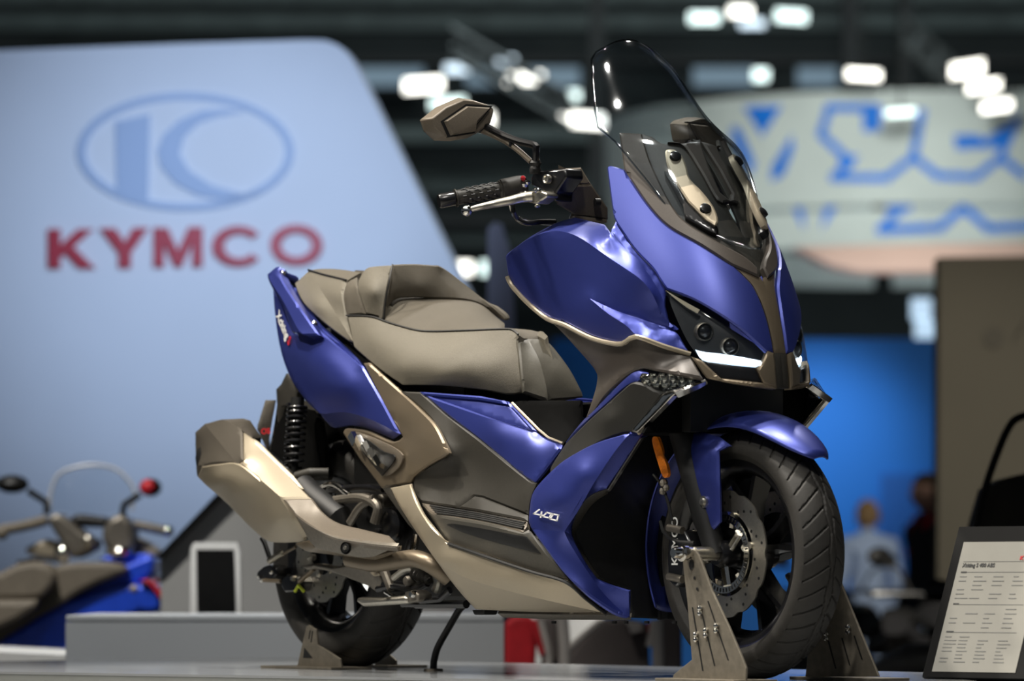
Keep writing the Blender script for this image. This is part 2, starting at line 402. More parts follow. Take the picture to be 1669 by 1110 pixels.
M['trouser'] = mat('dark_trousers', (.03, .03, .04), .8, vary=.2, vscale=15)
M['blue2'] = mat('gloss_blue_paint', (.018, .085, .75), .3, .25, .5, vary=.06, vscale=40)
M['seat3'] = mat('grey_brown_vinyl', (.17, .145, .11), .6, vary=.08, vscale=40)
M['fabricgrey'] = mat('grey_fabric', (.16, .135, .125), .85, vary=.15, vscale=6)

ZV = np.array([0, 0, 1.0])
def at_floor0(px, d): q = DD(px, HOR, d); return np.array([q[0], q[1], ZF])
def facing(px0, py0, px1, py1, d, depth, name, m, parent=None, bevel=0):     # a box whose front faces along the view axis at distance d
    a, b = DD(px0, py1, d), DD(px1, py0, d)
    return MB().prism([a, DD(px1, py1, d), b, DD(px0, py0, d)], FW*depth).build(name, m, parent, False, 30, bevel)
def slab(pts, d, depth, name, m, parent=None):
    return MB().prism([DD(x, y, d) for x, y in pts], FW*depth).build(name, m, parent, False)

# floor, far wall
fl = MB(); c0 = CAM + FW*42; r = RT*60; a = FW*52
fl.prism([np.array([*(c0 - r - a)[:2], ZF]), np.array([*(c0 + r - a)[:2], ZF]), np.array([*(c0 + r + a)[:2], ZF]), np.array([*(c0 - r + a)[:2], ZF])], (0, 0, -.1))
struct(fl.build('floor', M['floor'], None, False))
M['bouncefloor'] = mat('pale_bounce_carpet', (.50, .49, .46), .9, bump=(300, .4), vary=.08, vscale=10)
struct(MB().box((1.0, -2.9, ZF + .004), (9.0, 4.4, .008)).build('floor_bounce_carpet', M['bouncefloor'], None, False))  # unseen pale floor patch, added to bounce light up at the bodywork
dB = 88.0; wv_ = CAM + FW*dB
q = [wv_ - RT*60, wv_ + RT*60]
struct(MB().prism([np.array([*q[0][:2], ZF]), np.array([*q[1][:2], ZF]), np.array([*q[1][:2], 18]), np.array([*q[0][:2], 18])], FW*.5).build('wall_back', M['hallwall'], None, False))
cq = [CAM - FW*8 - RT*60, CAM - FW*8 + RT*60, CAM + FW*88.5 + RT*60, CAM + FW*88.5 - RT*60]
struct(MB().prism([np.array([*p[:2], 18.0]) for p in cq], (0, 0, .3)).build('ceiling', M['hallwall'], None, False))

# platform
def inter2(a, b, c, d):
    a, b, c, d = [np.array(q[:2]) for q in (a, b, c, d)]; r_, s_ = b - a, d - c
    t = ((c - a)[0]*s_[1] - (c - a)[1]*s_[0])/(r_[0]*s_[1] - r_[1]*s_[0]); return np.array([*(a + r_*t), 0.0])
bA, bB = UZ(430, 1071.2), UZ(1300, 1091); lA, lB = UZ(430, 1071.2), UZ(0, 1077.5); fA, fB = UZ(0, 1094.5), UZ(620, 1104.0)
corner = inter2(lA, lB, fA, fB); be = bA + (bB - bA)/np.linalg.norm(bB - bA)*4.6; fe = fB + (fB - fA)/np.linalg.norm(fB - fA)*2.6
pts = [bA, be, fe, corner]
plat = empty('display_platform', (0, 0, ZF), 'low grey glossy display platform under the blue scooter', 'platform')
ins = [p*.9985 + sum(pts)/4*.0015 for p in pts]
MB().prism([p + np.array([0, 0, -.006]) for p in ins], (0, 0, ZF + .006)).build('platform_body', M['platform_side'], plat, False)
MB().prism(pts, (0, 0, -.006)).build('platform_top', M['platform'], plat, False)

# tall white sign tower
dT = 20.5
tw = empty('sign_tower', tuple(DD(300, 945, dT)*np.array([1, 1, 0]) + np.array([0, 0, ZF])), 'tall white sign tower with slanted side, pale oval emblem and red lettering', 'sign')
def arc(cx, cy, rx, ry, a0, a1, n): return [(cx + rx*math.cos(math.radians(a0 + (a1-a0)*i/n)), cy + ry*math.sin(math.radians(a0 + (a1-a0)*i/n))) for i in range(n+1)]
out = [(-120, 88), (0, 82), (300, 71), (500, 65)] + [(530, 66), (548, 72), (562, 82), (574, 97), (586, 118)] + [(735, 420), (900, 760), (1045, 1230), (-120, 1230)]
slab(out, dT, .03, 'sign_face', M['tower'], tw); slab([(x + 7*(x > 400), y + (4 if y < 100 else 0)) for x, y in out], dT + .035, .55, 'sign_body', M['tower_edge'], tw)
def ring_pts(cx, cy, rx, ry, w0, n=64):
    m = MB(); v = []; 
    for side in (0, .02):
        for j in range(n):
            a = 2*PI*j/n
            for k in (0, 1):
                v.append(DD(cx + (rx - k*w0)*math.cos(a), cy + (ry - k*w0*.8)*math.sin(a), dT - .022) + FW*side)
    f = []
    for j in range(n):
        a, b, c = 2*j, 2*((j+1) % n), 2*n
        f += [[a, b, b+1, a+1], [a+c, a+1+c, b+1+c, b+c], [a, a+c, b+c, b], [a+1, b+1, b+1+c, a+1+c]]
    return m.add(v, f)
ring_pts(302, 247, 177, 96, 14).build('emblem_ring', M['emblem'], tw, False)
slab([(188, 198), (244, 186), (241, 326), (190, 311)], dT - .022, .02, 'emblem_bar', M['emblem'], tw)
cres = [(372, 178), (330, 180), (292, 196), (266, 220), (256, 246), (262, 272), (284, 298), (320, 318), (372, 328), (430, 312)] + [(395, 316), (345, 302), (308, 278), (292, 250), (300, 222), (324, 200), (352, 190), (400, 182)]
slab(cres, dT - .022, .02, 'emblem_crescent', M['emblem'], tw)
def lt(pls, name):
    m = MB()
    for pl in pls: m.prism([DD(x, y, dT - .032) for x, y in pl], FW*.03)
    return m.build(name, M['letter'], tw, False)
lt([[(78, 373), (98, 373), (98, 399), (127, 373), (152, 373), (120, 402), (155, 437), (129, 437), (106, 413), (98, 420), (98, 437), (78, 437)]], 'letter_k')
lt([[(162, 372), (188, 372), (203, 394), (217, 371), (242, 371), (213, 412), (213, 436), (193, 436), (193, 412)]], 'letter_y')
lt([[(250, 435), (250, 371), (273, 371), (290, 408), (307, 370), (330, 370), (330, 434), (313, 434), (313, 396), (296, 434), (284, 434), (267, 397), (267, 435)]], 'letter_m')
co = arc(388, 401, 43, 33, -38, -322, 22); ci = arc(390, 401, 25, 20, -322, -38, 22); lt([co + ci], 'letter_c')
m = MB(); n = 40; v = []
for side in (0, .03):
    for j in range(n):
        a = 2*PI*j/n
        for rx, ry in ((43, 33), (25, 20)): v.append(DD(483 + rx*math.cos(a), 399 + ry*math.sin(a), dT - .032) + FW*side)
f = []
for j in range(n):
    a, b, c = 2*j, 2*((j+1) % n), 2*n
    f += [[a, b, b+1, a+1], [a+c, a+1+c, b+1+c, b+c], [a, a+c, b+c, b], [a+1, b+1, b+1+c, a+1+c]]
m.add(v, f).build('letter_o', M['letter'], tw, False)
spot('tower_spot', DD(450, -40, 16.5), DD(380, 400, dT), 540, 56, (.55, .71, 1.0), .3, 1.0)

# grey partition with dark sloping edge, screen stand, podium, white step
dP = 14.4
gp_ = empty('sloped_partition', tuple(DD(420, 945, dP)*np.array([1, 1, 0]) + np.array([0, 0, ZF])), 'grey partition with a dark sloping edge behind the black screen stand', 'partition')
slab([(262, 907), (355, 814), (470, 700), (600, 640), (740, 640), (740, 1340), (262, 1340)], dP, .12, 'partition_panel', M['greywall'], gp_)
slab([(252, 911), (352, 806), (466, 694), (474, 701), (360, 814), (264, 911)], dP - .05, .2, 'partition_edge', M['signblack'], gp_)
dS = 13.45
ss = empty('screen_stand', tuple(DD(352, 945, dS)*np.array([1, 1, 0]) + np.array([0, 0, ZF])), 'upright black screen in a white frame standing behind the grey podium', 'screen')
slab([(316, 884), (386, 884), (391, 900), (396, 1290), (306, 1290), (311, 893)], dS, .05, 'screen_frame', M['white'], ss)
slab([(320, 896), (381, 896), (386, 1060), (322, 1060)], dS - .012, .012, 'screen_glass', M['signblack'], ss)
dQ = 12.35
pq = [DD(107, 1003, dQ), DD(821, 1004, dQ)]
pod = empty('display_podium', tuple((pq[0] + pq[1])/2*np.array([1, 1, 0]) + np.array([0, 0, ZF])), 'long low grey podium between the two blue scooters', 'podium')
lz = pq[0][2]; back = FW*.9
MB().prism([np.array([*p[:2], lz - .02]) for p in (pq[0], pq[1], pq[1] + back, pq[0] + back)], (0, 0, ZF - lz + .02)).build('podium_body', M['podium'], pod, False)
MB().prism([np.array([*p[:2], lz]) for p in (pq[0], pq[1], pq[1] + back, pq[0] + back)], (0, 0, -.018)).build('podium_top', M['podium'], pod, False, 30, .003)
st1 = MB().prism([DD(-60, 1060, 12.6), DD(106, 1068, 12.6), DD(106, 1330, 12.6), DD(-60, 1330, 12.6)], FW*.9).build('white_step', M['white'], None, False)
tag(st1, 'cream white block beside the grey podium under the blurred blue scooter', 'block')

# right side: blue booth wall with door, olive partition, canopy, little lit screens
bwl = empty('booth_wall', tuple(DD(1430, 945, 34)*np.array([1, 1, 0]) + np.array([0, 0, ZF])), 'bright blue booth wall behind the front wheel', 'wall')
slab([(900, 552), (1560, 552), (1560, 1130), (900, 1130)], 34, .3, 'wall_panel', M['cyanwall'], bwl)
slab([(1436, 772), (1552, 772), (1552, 1130), (1436, 1130)], 33.95, .05, 'booth_door', M['cyandark'], bwl)
spot('booth_wall_spot', DD(1290, 520, 32.0), DD(1335, 740, 34), 230, 55, (.75, .9, 1.0), .2, 1.0)
bp = empty('olive_partition', tuple(DD(1620, 945, 22)*np.array([1, 1, 0]) + np.array([0, 0, ZF])), 'plain olive beige partition behind the info sign', 'partition')
slab([(1530, 419), (1780, 416), (1780, 1270), (1527, 1270)], 22, .25, 'partition_sheet', M['beige'], bp)
ringp = [(1620 + 17*math.cos(a), 550 + 17*math.sin(a)) for a in np.linspace(0, 2*PI, 21)[:-1]]
slab(ringp, 21.99, .012, 'faint_mark', M['beigeprint'], bp)
slab([(1650, 556), (1656, 556), (1672, 516), (1672, 530)], 21.99, .012, 'faint_letter', M['beigeprint'], bp)
cn = slab([(1296, 402), (1700, 394), (1700, 441), (1400, 441), (1352, 430)], 32, .5, 'booth_canopy', M['canopy'])
tag(cn, 'pinkish white canopy edge above the blue booth wall', 'canopy')
area('canopy_light', DD(1500, 560, 31), DD(1500, 420, 32), 1.5, 24, (1, .86, .76))
mo_ = empty('monitor_stand', tuple(at_floor0(1506, 36)), 'two stacked glowing pale blue monitors on a dark post above the blue booth wall', 'monitor')
for (x0, y0, x1, y1) in ((1486, 486, 1518, 520), (1492, 522, 1527, 551)): slab([(x0, y0), (x1, y0), (x1, y1), (x0, y1)], 36, .08, 'monitor_screen', M['lamp3'], mo_)
MB().prism([DD(1500, 490, 36.1), DD(1512, 490, 36.1), np.array([*DD(1512, 945, 36.1)[:2], ZF]), np.array([*DD(1500, 945, 36.1)[:2], ZF])], FW*.06).build('post', M['girder_dark'], mo_, False)
fg = slab([(795, 372), (806, 362), (818, 366), (832, 410), (842, 560), (842, 1316), (792, 1316)], 19, .03, 'feather_flag', M['flag']); tag(fg, 'pale lavender flag banner rising behind the seat', 'flag')
lw_ = slab([(930, 575), (1010, 575), (1010, 1000), (930, 1000)], 33, .2, 'booth_counter', M['cyanwall']); tag(lw_, 'blue booth counter seen through the gap behind the seat', 'counter')

# round hanging banner with blue print
dR = 46.0; sR = dR/FPX
cR = DD(1480, 945, dR + 4.0)*np.array([1, 1, 0])
Rr = 3.55
def band(z0, z1, Rb, name, m, parent, a0=-178, a1=178, n=72, th=.02):
    v = []
    for i in range(n+1):
        a = math.radians(a0 + (a1-a0)*i/n); d0 = -FW*math.cos(a) + RT*math.sin(a)
        for rr in (Rb, Rb - th):
            for z in (z0, z1): v.append(cR + d0*rr + np.array([0, 0, z]))
    f = []
    for i in range(n):
        b, c = 4*i, 4*i + 4
        f += [[b, c, c+1, b+1], [b+2, b+3, c+3, c+2], [b, b+2, c+2, c], [b+1, c+1, c+3, b+3]]
    f += [[0, 1, 3, 2], [4*n, 4*n+2, 4*n+3, 4*n+1]]
    return MB().add(v, f).build(name, m, parent, True, 40)
def zat(py, d): return CAM[2] + (HOR - py)*d/FPX
dn = dR + 4 - Rr
bn = empty('ring_banner', tuple(cR + np.array([0, 0, zat(395, dn)])), 'large round hanging white banner printed with blue outlined lettering', 'banner')
band(zat(332, dn), zat(146, dn), Rr, 'fabric_band', M['banner'], bn); band(zat(398, dn), zat(338, dn), Rr - .18, 'fabric_band', M['banner'], bn)
kb = KK(1060, 0, 2.4138)
def onband(p, Rb):                                  # where the print meets the round fabric
    L0 = (1480 - 834.5)/FPX*(dR + 4); lo, hi = -1.45, 1.45
    for _ in range(40):
        a = (lo + hi)/2; px = 834.5 + FPX*(L0 + Rb*math.sin(a))/(dR + 4 - Rb*math.cos(a))
        if px > p[0]: hi = a
        else: lo = a
    d0 = -FW*math.cos(a) + RT*math.sin(a)
    return cR + d0*(Rb + .012) + np.array([0, 0, zat(p[1], dR + 4 - Rb*math.cos(a))])
def ink(paths, Rb, wd, name):
    for pth in paths:
        m = MB()
        p = kb(*pth); closed = len(pth) == 3 and False
        for i in range(len(p)-1):
            sg_ = seg2(p[i], p[i+1], wd); n = 6
            for k in range(n):
                t0, t1 = k/n, (k+1)/n
                A0 = np.array(sg_[0])*(1-t0) + np.array(sg_[1])*t0; A1 = np.array(sg_[0])*(1-t1) + np.array(sg_[1])*t1
                B0 = np.array(sg_[3])*(1-t0) + np.array(sg_[2])*t0; B1 = np.array(sg_[3])*(1-t1) + np.array(sg_[2])*t1
                m.prism([onband(A0, Rb), onband(A1, Rb), onband(B1, Rb), onband(B0, Rb)], FW*.01)
        m.build(name, M['banner_ink'], bn, False)
def seg2(a, b, wd):
    a, b = np.array(a[:2]), np.array(b[:2]); d = b - a; d /= np.hypot(*d) + 1e-9; nr = np.array([-d[1], d[0]])*wd/2; e = d*wd*.35
    return [a - e + nr, b + e + nr, b + e - nr, a - e - nr]
def inkpoly(poly, Rb, name):
    m = MB(); m.prism([onband(p, Rb) for p in kb(*poly)], FW*.01); m.build(name, M['banner_ink'], bn, False)
inkpoly([(368, 420), (520, 415), (443, 538)], Rr, 'printed_letter'); inkpoly([(318, 500), (350, 500), (415, 640), (398, 692), (330, 565)], Rr, 'printed_letter'); inkpoly([(560, 528), (565, 585), (525, 690), (476, 714), (478, 660)], Rr, 'printed_letter')
ink([[(895, 425), (705, 422), (672, 528), (790, 640), (720, 700), (930, 700), (1035, 618), (1130, 692), (1280, 696), (1375, 620), (1470, 690)]], Rr, 13, 'printed_outline')
ink([[(1035, 618), (1068, 440)], [(1375, 620), (1440, 470)]], Rr, 13, 'printed_stroke')
inkpoly([(835, 430), (910, 420), (905, 515), (838, 518)], Rr, 'printed_block'); inkpoly([(1195, 532), (1290, 530), (1312, 548), (1440, 470), (1470, 440), (1405, 580), (1200, 588)], Rr, 'printed_block'); inkpoly([(745, 615), (825, 610), (770, 675), (740, 650)], Rr, 'printed_block')
inkpoly([(555, 800), (605, 798), (607, 905)], Rr - .18, 'printed_letter'); inkpoly([(672, 905), (690, 800), (748, 796)], Rr - .18, 'printed_letter')
ink([[(940, 812), (1015, 815)], [(985, 820), (905, 905), (1140, 895), (1230, 815), (1330, 898), (1500, 890)]], Rr - .18, 14, 'printed_outline')
spot('banner_spot', DD(1480, 20, 34), DD(1400, 260, 42), 5200, 30, (.95, 1.0, .95), .4, 1.0)

# roof steel, high windows and hall lamps, far away
def girder(y, h, d, x0, x1, m, lab, dd=.5):
    o = slab([(x0, y), (x1, y), (x1, y + h), (x0, y + h)], d, dd, 'roof_girder', M[m]); tag(o, lab, 'girder'); return o
girder(22, 26, 80, -100, 1800, 'girder', 'wide grey roof girder running across the hall above the sign tower')
girder(-20, 24, 76, -100, 1800, 'girder', 'uppermost grey roof girder under the hall ceiling')
girder(92, 12, 72, 560, 1800, 'girder_dark', 'thin dark roof girder above the row of high windows')
girder(205, 26, 78, 560, 1000, 'girder', 'pale roof beam behind the handlebar mirror')
girder(275, 40, 80, 600, 1000, 'girder', 'broad grey gallery beam behind the handlebar grip')
girder(350, 16, 70, 640, 1000, 'girder_dark', 'dark gallery rail below the broad grey gallery beam')
girder(385, 14, 82, 640, 1000, 'girder', 'narrow grey ledge above the two low round lamps')
for x0, x1, lab in ((565, 690, 'high window pane beside the slanted sign tower edge'), (760, 850, 'high window pane behind the handlebar mirror lamps'), (860, 945, 'high window pane left of the windscreen'), (1130, 1230, 'high window pane above the ring banner print'), (1300, 1365, 'high window pane between two ceiling columns')):
    o = slab([(x0, 108), (x1, 108), (x1, 140), (x0, 140)], 86, .1, 'high_window', M['daypane']); tag(o, lab, 'window')
for x, w0, lab in ((962, 22, 'dark roof column behind the windscreen edge'), (1375, 24, 'dark roof column above the ring banner'), (1468, 18, 'dark hanging cable bundle above the ring banner')):
    o = slab([(x, -20), (x + w0, -20), (x + w0, 330), (x, 330)], 68, .5, 'roof_column', M['girder_dark']); tag(o, lab, 'column')
def truss(p, q, d, lab):
    e = empty('lighting_truss', tuple(DD(*p, d)), lab, 'truss')
    a, b = DD(*p, d), DD(*q, d); o1 = np.array([0, 0, .35])
    for off in (0*o1, o1, o1*.5 + FW*.35): MB().tube([a + off, b + off], .045, 8).build('chord', M['truss'], e)
    for k in range(8):
        s0 = a + (b - a)*k/8; s1 = a + (b - a)*(k + 1)/8; MB().tube([s0, s1 + o1] if k % 2 else [s0 + o1, s1], .03, 6).build('brace', M['truss'], e)
truss((735, 92), (930, 205), 52, 'pale lighting truss slanting down behind the handlebar mirror')
truss((1470, 70), (1600, 190), 52, 'pale lighting truss slanting in front of the ring banner')
lamps = [(690, 138, 62, 20, 'lamp', -4), (730, 168, 56, 16, 'lamp2', -3), (855, 127, 62, 16, 'lamp', -2), (935, 155, 20, 14, 'lamp2', 0), (950, 195, 70, 20, 'lamp', 5), (788, 193, 30, 22, 'lamp', 3), (1148, 29, 48, 16, 'lamp2', 0), (1207, 18, 36, 14, 'lamp', 0),
         (1226, 38, 40, 12, 'lamp3', 0), (1290, 26, 50, 18, 'lamp2', 3), (1240, 122, 24, 18, 'lamp2', 0), (1408, 121, 54, 14, 'lamp', 3), (1577, 112, 52, 22, 'lamp', -8), (1604, 140, 52, 16, 'lamp', -7), (1625, 172, 48, 16, 'lamp', -6), (1468, 183, 48, 10, 'lamp2', -3),
         (757, 437, 26, 18, 'lamp', 0), (798, 437, 30, 20, 'lamp2', 0), (745, 112, 40, 14, 'lamp3', 0), (825, 98, 30, 12, 'lamp3', 0)]
where = ['beside the slanted sign tower edge', 'half hidden behind the handlebar mirror', 'on the slanting truss behind the handlebar mirror', 'small and square before the dark column beside the windscreen', 'touching the windscreen edge', 'peeping out behind the mirror joint',
         'greenish, in the cluster above the windscreen', 'smallest of the cluster above the windscreen', 'dim blue, in the cluster above the windscreen', 'broadest of the cluster above the windscreen', 'small and square between the high window panes', 'beside the dark column over the ring banner',
         'topmost of the three stepped lamps over the ring banner', 'middle one of the three stepped lamps over the ring banner', 'lowest of the three stepped lamps over the ring banner', 'dim, hanging in front of the ring banner print', 'low and warm between sign tower and seat', 'low and greenish between sign tower and knee shield',
         'dim blue, beside the upper end of the slanting truss', 'dim blue, on top of the slanting truss']
for i, (x, y, ww, hh, mm_, sk) in enumerate(lamps):
    d = 44 if x > 1350 else 58
    e = empty('hall_lamp', tuple(DD(x, y, d)), 'glowing hall lamp ' + where[i], 'lamp', 'glowing hall lamps under the roof')
    hq = [(x - ww/2, y - hh/2 - sk/2), (x + ww/2, y - hh/2 + sk/2), (x + ww/2, y + hh/2 + sk/2), (x - ww/2, y + hh/2 - sk/2)]
    MB().prism([DD(a, b, d) for a, b in hq], FW*.08).build('lamp_glass', M[mm_], e, False)
    MB().prism([DD(a + (1 if a > x else -1), b + (1 if b > y else -1), d + .09) for a, b in hq], FW*.2).build('lamp_housing', M['girder_dark'], e, False)
    if i in (11, 15): c = DD(x, y, d + .19); MB().tube([c, np.array([c[0], c[1], 18.0])], .008, 6).build('hanger', M['girder_dark'], e)
# ================================================================== THE SCOOTER
scooter = empty('motor_scooter', (0, 0, 0), 'blue and bronze maxi scooter with tall clear windscreen clamped upright on the display platform', 'scooter')
SC = scooter
XF, RF, XR, RR = .78, .2745, -.78, .283

# ---- wheels
def tyre(name, x, R, width, bead, N, slope, sgn, parent):
    hw = width/2; prof = []                       # (y, r, tread 0..1)
    nt_ = 56
    crown = .030 if width < .13 else .034
    for i in range(nt_ + 1):
        y = -hw*.93 + 2*hw*.93*i/nt_; prof.append((y, R - crown*abs(y/(hw*.93))**2.1, 1))
    sh = R - crown
    side = [(hw*.985, sh - .010), (hw, sh - .024), (hw*.97, (sh + bead)/2 - .004), (hw*.86, bead + .010), (hw*.74, bead)]
    full = [(-y, r, 0) for y, r in side[::-1]] + prof + [(y, r, 0) for y, r in side]
    na = 720; v = []; f = []; k = len(full)
    ys = np.array([p[0] for p in full]); rs = np.array([p[1] for p in full]); tr = np.array([p[2] for p in full])
    for j in range(na):
        th = 2*PI*j/na; u = np.abs(ys)/hw
        ph = (th*N/(2*PI) + sgn*slope*u**1.25 + np.where(ys > 0, .5, 0)) % 1.0
        d = np.abs(ph - .5)*2*PI*R/N
        on = (u > .14) & (u < .93) & (tr > 0)
        g = np.where(on, np.clip(1.7 - d/.0019, 0, 1), 0)
        zz = .10*np.abs(((th*N/(2*PI)) % 2.0) - 1)            # zig-zag line near the crown
        g = np.maximum(g, np.where(tr > 0, np.clip(1.6 - np.abs(u - .06 - zz)*hw/.0017, 0, 1), 0))
        r = rs - .0042*g
        for i in range(k): v.append((x + r[i]*math.cos(th), ys[i], R + r[i]*math.sin(th)))
    for j in range(na):
        for i in range(k-1): f.append([j*k + i, j*k + i + 1, ((j+1) % na)*k + i + 1, ((j+1) % na)*k + i])
    o = mesh_obj(name, v, f, M['rubber'], parent, True, 40)
    bm = bmesh.new(); bm.from_mesh(o.data); bmesh.ops.recalc_face_normals(bm, faces=bm.faces); bm.to_mesh(o.data); bm.free()
    return o
def wheel(x, R, bead, hw, spokes, disc_r, disc_y, name, tw, N, slope, sgn):
    m = MB(); c = (x, 0, R)
    m.lathe([(bead + .008, -hw), (bead + .010, -hw + .006), (bead - .002, -hw + .012), (bead - .016, -hw + .03), (bead - .022, 0), (bead - .016, hw - .03), (bead - .002, hw - .012),
             (bead + .010, hw - .006), (bead + .008, hw), (bead - .006, hw - .004), (bead - .022, hw - .022), (bead - .032, 0), (bead - .022, -hw + .022), (bead - .006, -hw + .004)], c, (0, 1, 0), 96, True)
    m.lathe([(.001, -.055), (.030, -.055), (.034, -.03), (.055, -.02), (.055, .02), (.034, .03), (.030, .055), (.001, .055)], c, (0, 1, 0), 40)
    wh = m.build(name, M['gloss'], SC, True, 35)
    for i in range(spokes):
        for s in (-1, 1):
            a0 = 2*PI*i/spokes + .3; a1 = a0 + s*.24; q = MB()
            def pt(r, a, y): return np.array([x + r*math.cos(a), y, R + r*math.sin(a)])
            ra, rb = .045, bead - .012
            ring = []
            for r, a, wd, yy in ((ra, a0 + s*.06, .013, .030), ((ra+rb)/2, (a0+a1)/2 + s*.05, .0095, .024), (rb, a1, .012, .030)):
                t = np.array([-math.sin(a), 0, math.cos(a)])
                ring.append([pt(r, a, -yy) - t*wd*.55, pt(r, a, -yy) + t*wd*.55, pt(r, a, yy*.6) + t*wd, pt(r, a, yy*.6) - t*wd])
            v = sum(ring, []); f = [[k*4 + j, k*4 + (j+1) % 4, (k+1)*4 + (j+1) % 4, (k+1)*4 + j] for k in range(2) for j in range(4)]
            q.add(v, f).build('spoke', M['gloss'], wh, True, 50)
    tyre('tyre', x, R, tw, bead + .001, N, slope, sgn, wh)
    return wh
def disc(x, R, y, ro, ri, wh, waves, both=False):
    for yy in ((y, -y) if both else (y,)):
        n = 144; m = MB(); v = []
        for side in (-.002, .002):
            for j in range(n):
                a = 2*PI*j/n; r = ro - .0055*max(0, math.cos(waves*a))**2
                v += [(x + r*math.cos(a), yy + side, R + r*math.sin(a)), (x + ri*math.cos(a), yy + side, R + ri*math.sin(a))]
        f = []
        for j in range(n):
            a, b = 2*j, 2*((j+1) % n); c = 2*n
            f += [[a, b, b+1, a+1], [a+c, a+1+c, b+1+c, b+c], [a, a+c, b+c, b], [a+1, b+1, b+1+c, a+1+c]]
        d = m.add(v, f).build('brake_disc', M['steel'], wh, True, 35)
        h = MB()
        for j in range(waves):
            for k, (rr, da) in enumerate(((.90, .0), (.80, .18), (.72, .36))):
                a = 2*PI*(j + .3)/waves + da*2*PI/waves*1.4; r = ro*rr
                p = np.array([x + r*math.cos(a), yy, R + r*math.sin(a)])
                h.cyl(p + np.array([0, -.0025, 0]), p + np.array([0, .0025, 0]), .0036, 8)
        h.build('drilled_holes', M['black'], wh)['kind'] = 'stuff'
        for j in range(6):
            a = 2*PI*j/6 + .2; r = ri - .006; p = np.array([x + r*math.cos(a), yy, R + r*math.sin(a)]); b = MB()
            b.cyl(p + np.array([0, -.007, 0]), p + np.array([0, .005, 0]), .0085, 12)
            q = np.array([x + .06*math.cos(a), yy, R + .06*math.sin(a)]); b.tube([q, p], .008, 6); b.build('disc_carrier_arm', M['steel'], wh)
fw_ = wheel(XF, RF, .198, .050, 5, .14, -.072, 'front_wheel', .122, 40, 1.25, 1)
disc(XF, RF, -.070, .138, .092, fw_, 10, True)
rw_ = wheel(XR, RR, .186, .062, 5, .12, -.08, 'rear_wheel', .150, 30, 1.15, 1)
disc(XR, RR, -.085, .120, .052, rw_, 10)
m = MB(); n = 48                                    # toothed sensor ring of the front wheel
m.lathe([(.070, -.079), (.086, -.079), (.086, -.076), (.070, -.076)], (XF, 0, RF), (0, 1, 0), 64, True)
for a in range(3):
    t = 2*PI*a/3 + .5; m.tube([(XF + .02*math.cos(t), -.076, RF + .02*math.sin(t)), (XF + .07*math.cos(t + .2), -.077, RF + .07*math.sin(t + .2))], .011, 8)
m.build('sensor_ring', M['chrome'], fw_)
m = MB()
for j in range(n):
    a = 2*PI*j/n; c, s = math.cos(a), math.sin(a)
    m.box((XF + .079*c, -.0793, RF + .079*s), (.0085, .0012, .0028), Matrix.Rotation(-a, 3, 'Y'))
m.build('sensor_slots', M['black'], fw_)['kind'] = 'stuff'
MB().lathe([(.001, -.1), (.024, -.1), (.03, -.09), (.03, -.055), (.001, -.055)], (XF, 0, RF), (0, 1, 0), 24).build('axle_hub', M['gloss'], fw_)

# ---- front fork, caliper, fender
for s in (1, -1):
    lo = np.array([XF - .005, -.098*s, RF + .005]); top = np.array([.545, -.098*s, .80])
    d = (top - lo)
    m = MB(); m.tube([lo - d*.02, lo + d*.10, lo + d*.13, lo + d*.52, lo + d*.54], [.024, .026, .029, .029, .031], 20); m.build('fork_slider', M['black'], SC)
    MB().tube([lo + d*.5, top], .021, 18).build('fork_tube', M['gloss'], SC)
m = MB(); ax = U(*k8((232, 602, .175))[0]); hub = np.array([XF, -.1, RF])
m.tube([hub, (XF, -.16, RF)], .015, 18); m.build('axle', M['steel'], SC)
cal = MB(); pc = P(e6((112, 780, .125), (200, 750, .125), (250, 850, .125), (210, 960, .125), (195, 1060, .125), (150, 1105, .125), (105, 1060, .125), (100, 900, .125)))
cal.prism(pc, (0, .06, 0)); cb = cal.build('brake_caliper', M['gloss'], SC, True, 32, .006)
for (x, y) in ((110, 740), (110, 1035)):
    a = U(*e6((x, y, .128))[0]); b = U(*e6((x + 85, y + 18, .128))[0]); MB().tube([a, b], .0085, 12).build('caliper_pin', M['alloy'], cb)
a = np.array(U(*e6((147, 970, .1262))[0])); b = np.array(U(*e6((147, 825, .1262))[0]))
text_obj('caliper_lettering', 'KYMCO', .030, a + np.array([.010, 0, 0]), b - a, np.array([-1, 0, 0.]), M['white'], cb, .0004, .0004)
m = MB(); m.tube(P(e6((20, 420, .13), (60, 470, .13), (85, 520, .13), (110, 600, .13), (130, 700, .13))), .0035, 8); m.build('sensor_cable', M['black'], SC)
m = MB(); m.tube(P(e6((60, 700, .15), (75, 760, .15), (110, 800, .15), (180, 825, .15), (265, 832, .15))), .004, 8); m.build('brake_hose', M['black'], SC)
m = MB()
for (x, y, r) in ((80, 470, .010), (95, 500, .008), (75, 520, .009)): MB().ball(U(*e6((x, y, .135))[0]), r, 8).build('hose_clip', M['alloy'], SC)
# amber side reflector on the fork
pr_ = S(e6((8, 215, .142), (12, 195, .142), (30, 190, .142), (45, 205, .142), (80, 310, .142), (102, 395, .142), (102, 425, .142), (90, 437, .142), (72, 430, .142), (40, 340, .142), (14, 250, .142), (8, 215, .142)), 4)
panel('side_reflector', SC, M['amber'], [(pr_, e6((55, 310, .147)))], .008, .001, True, 5)

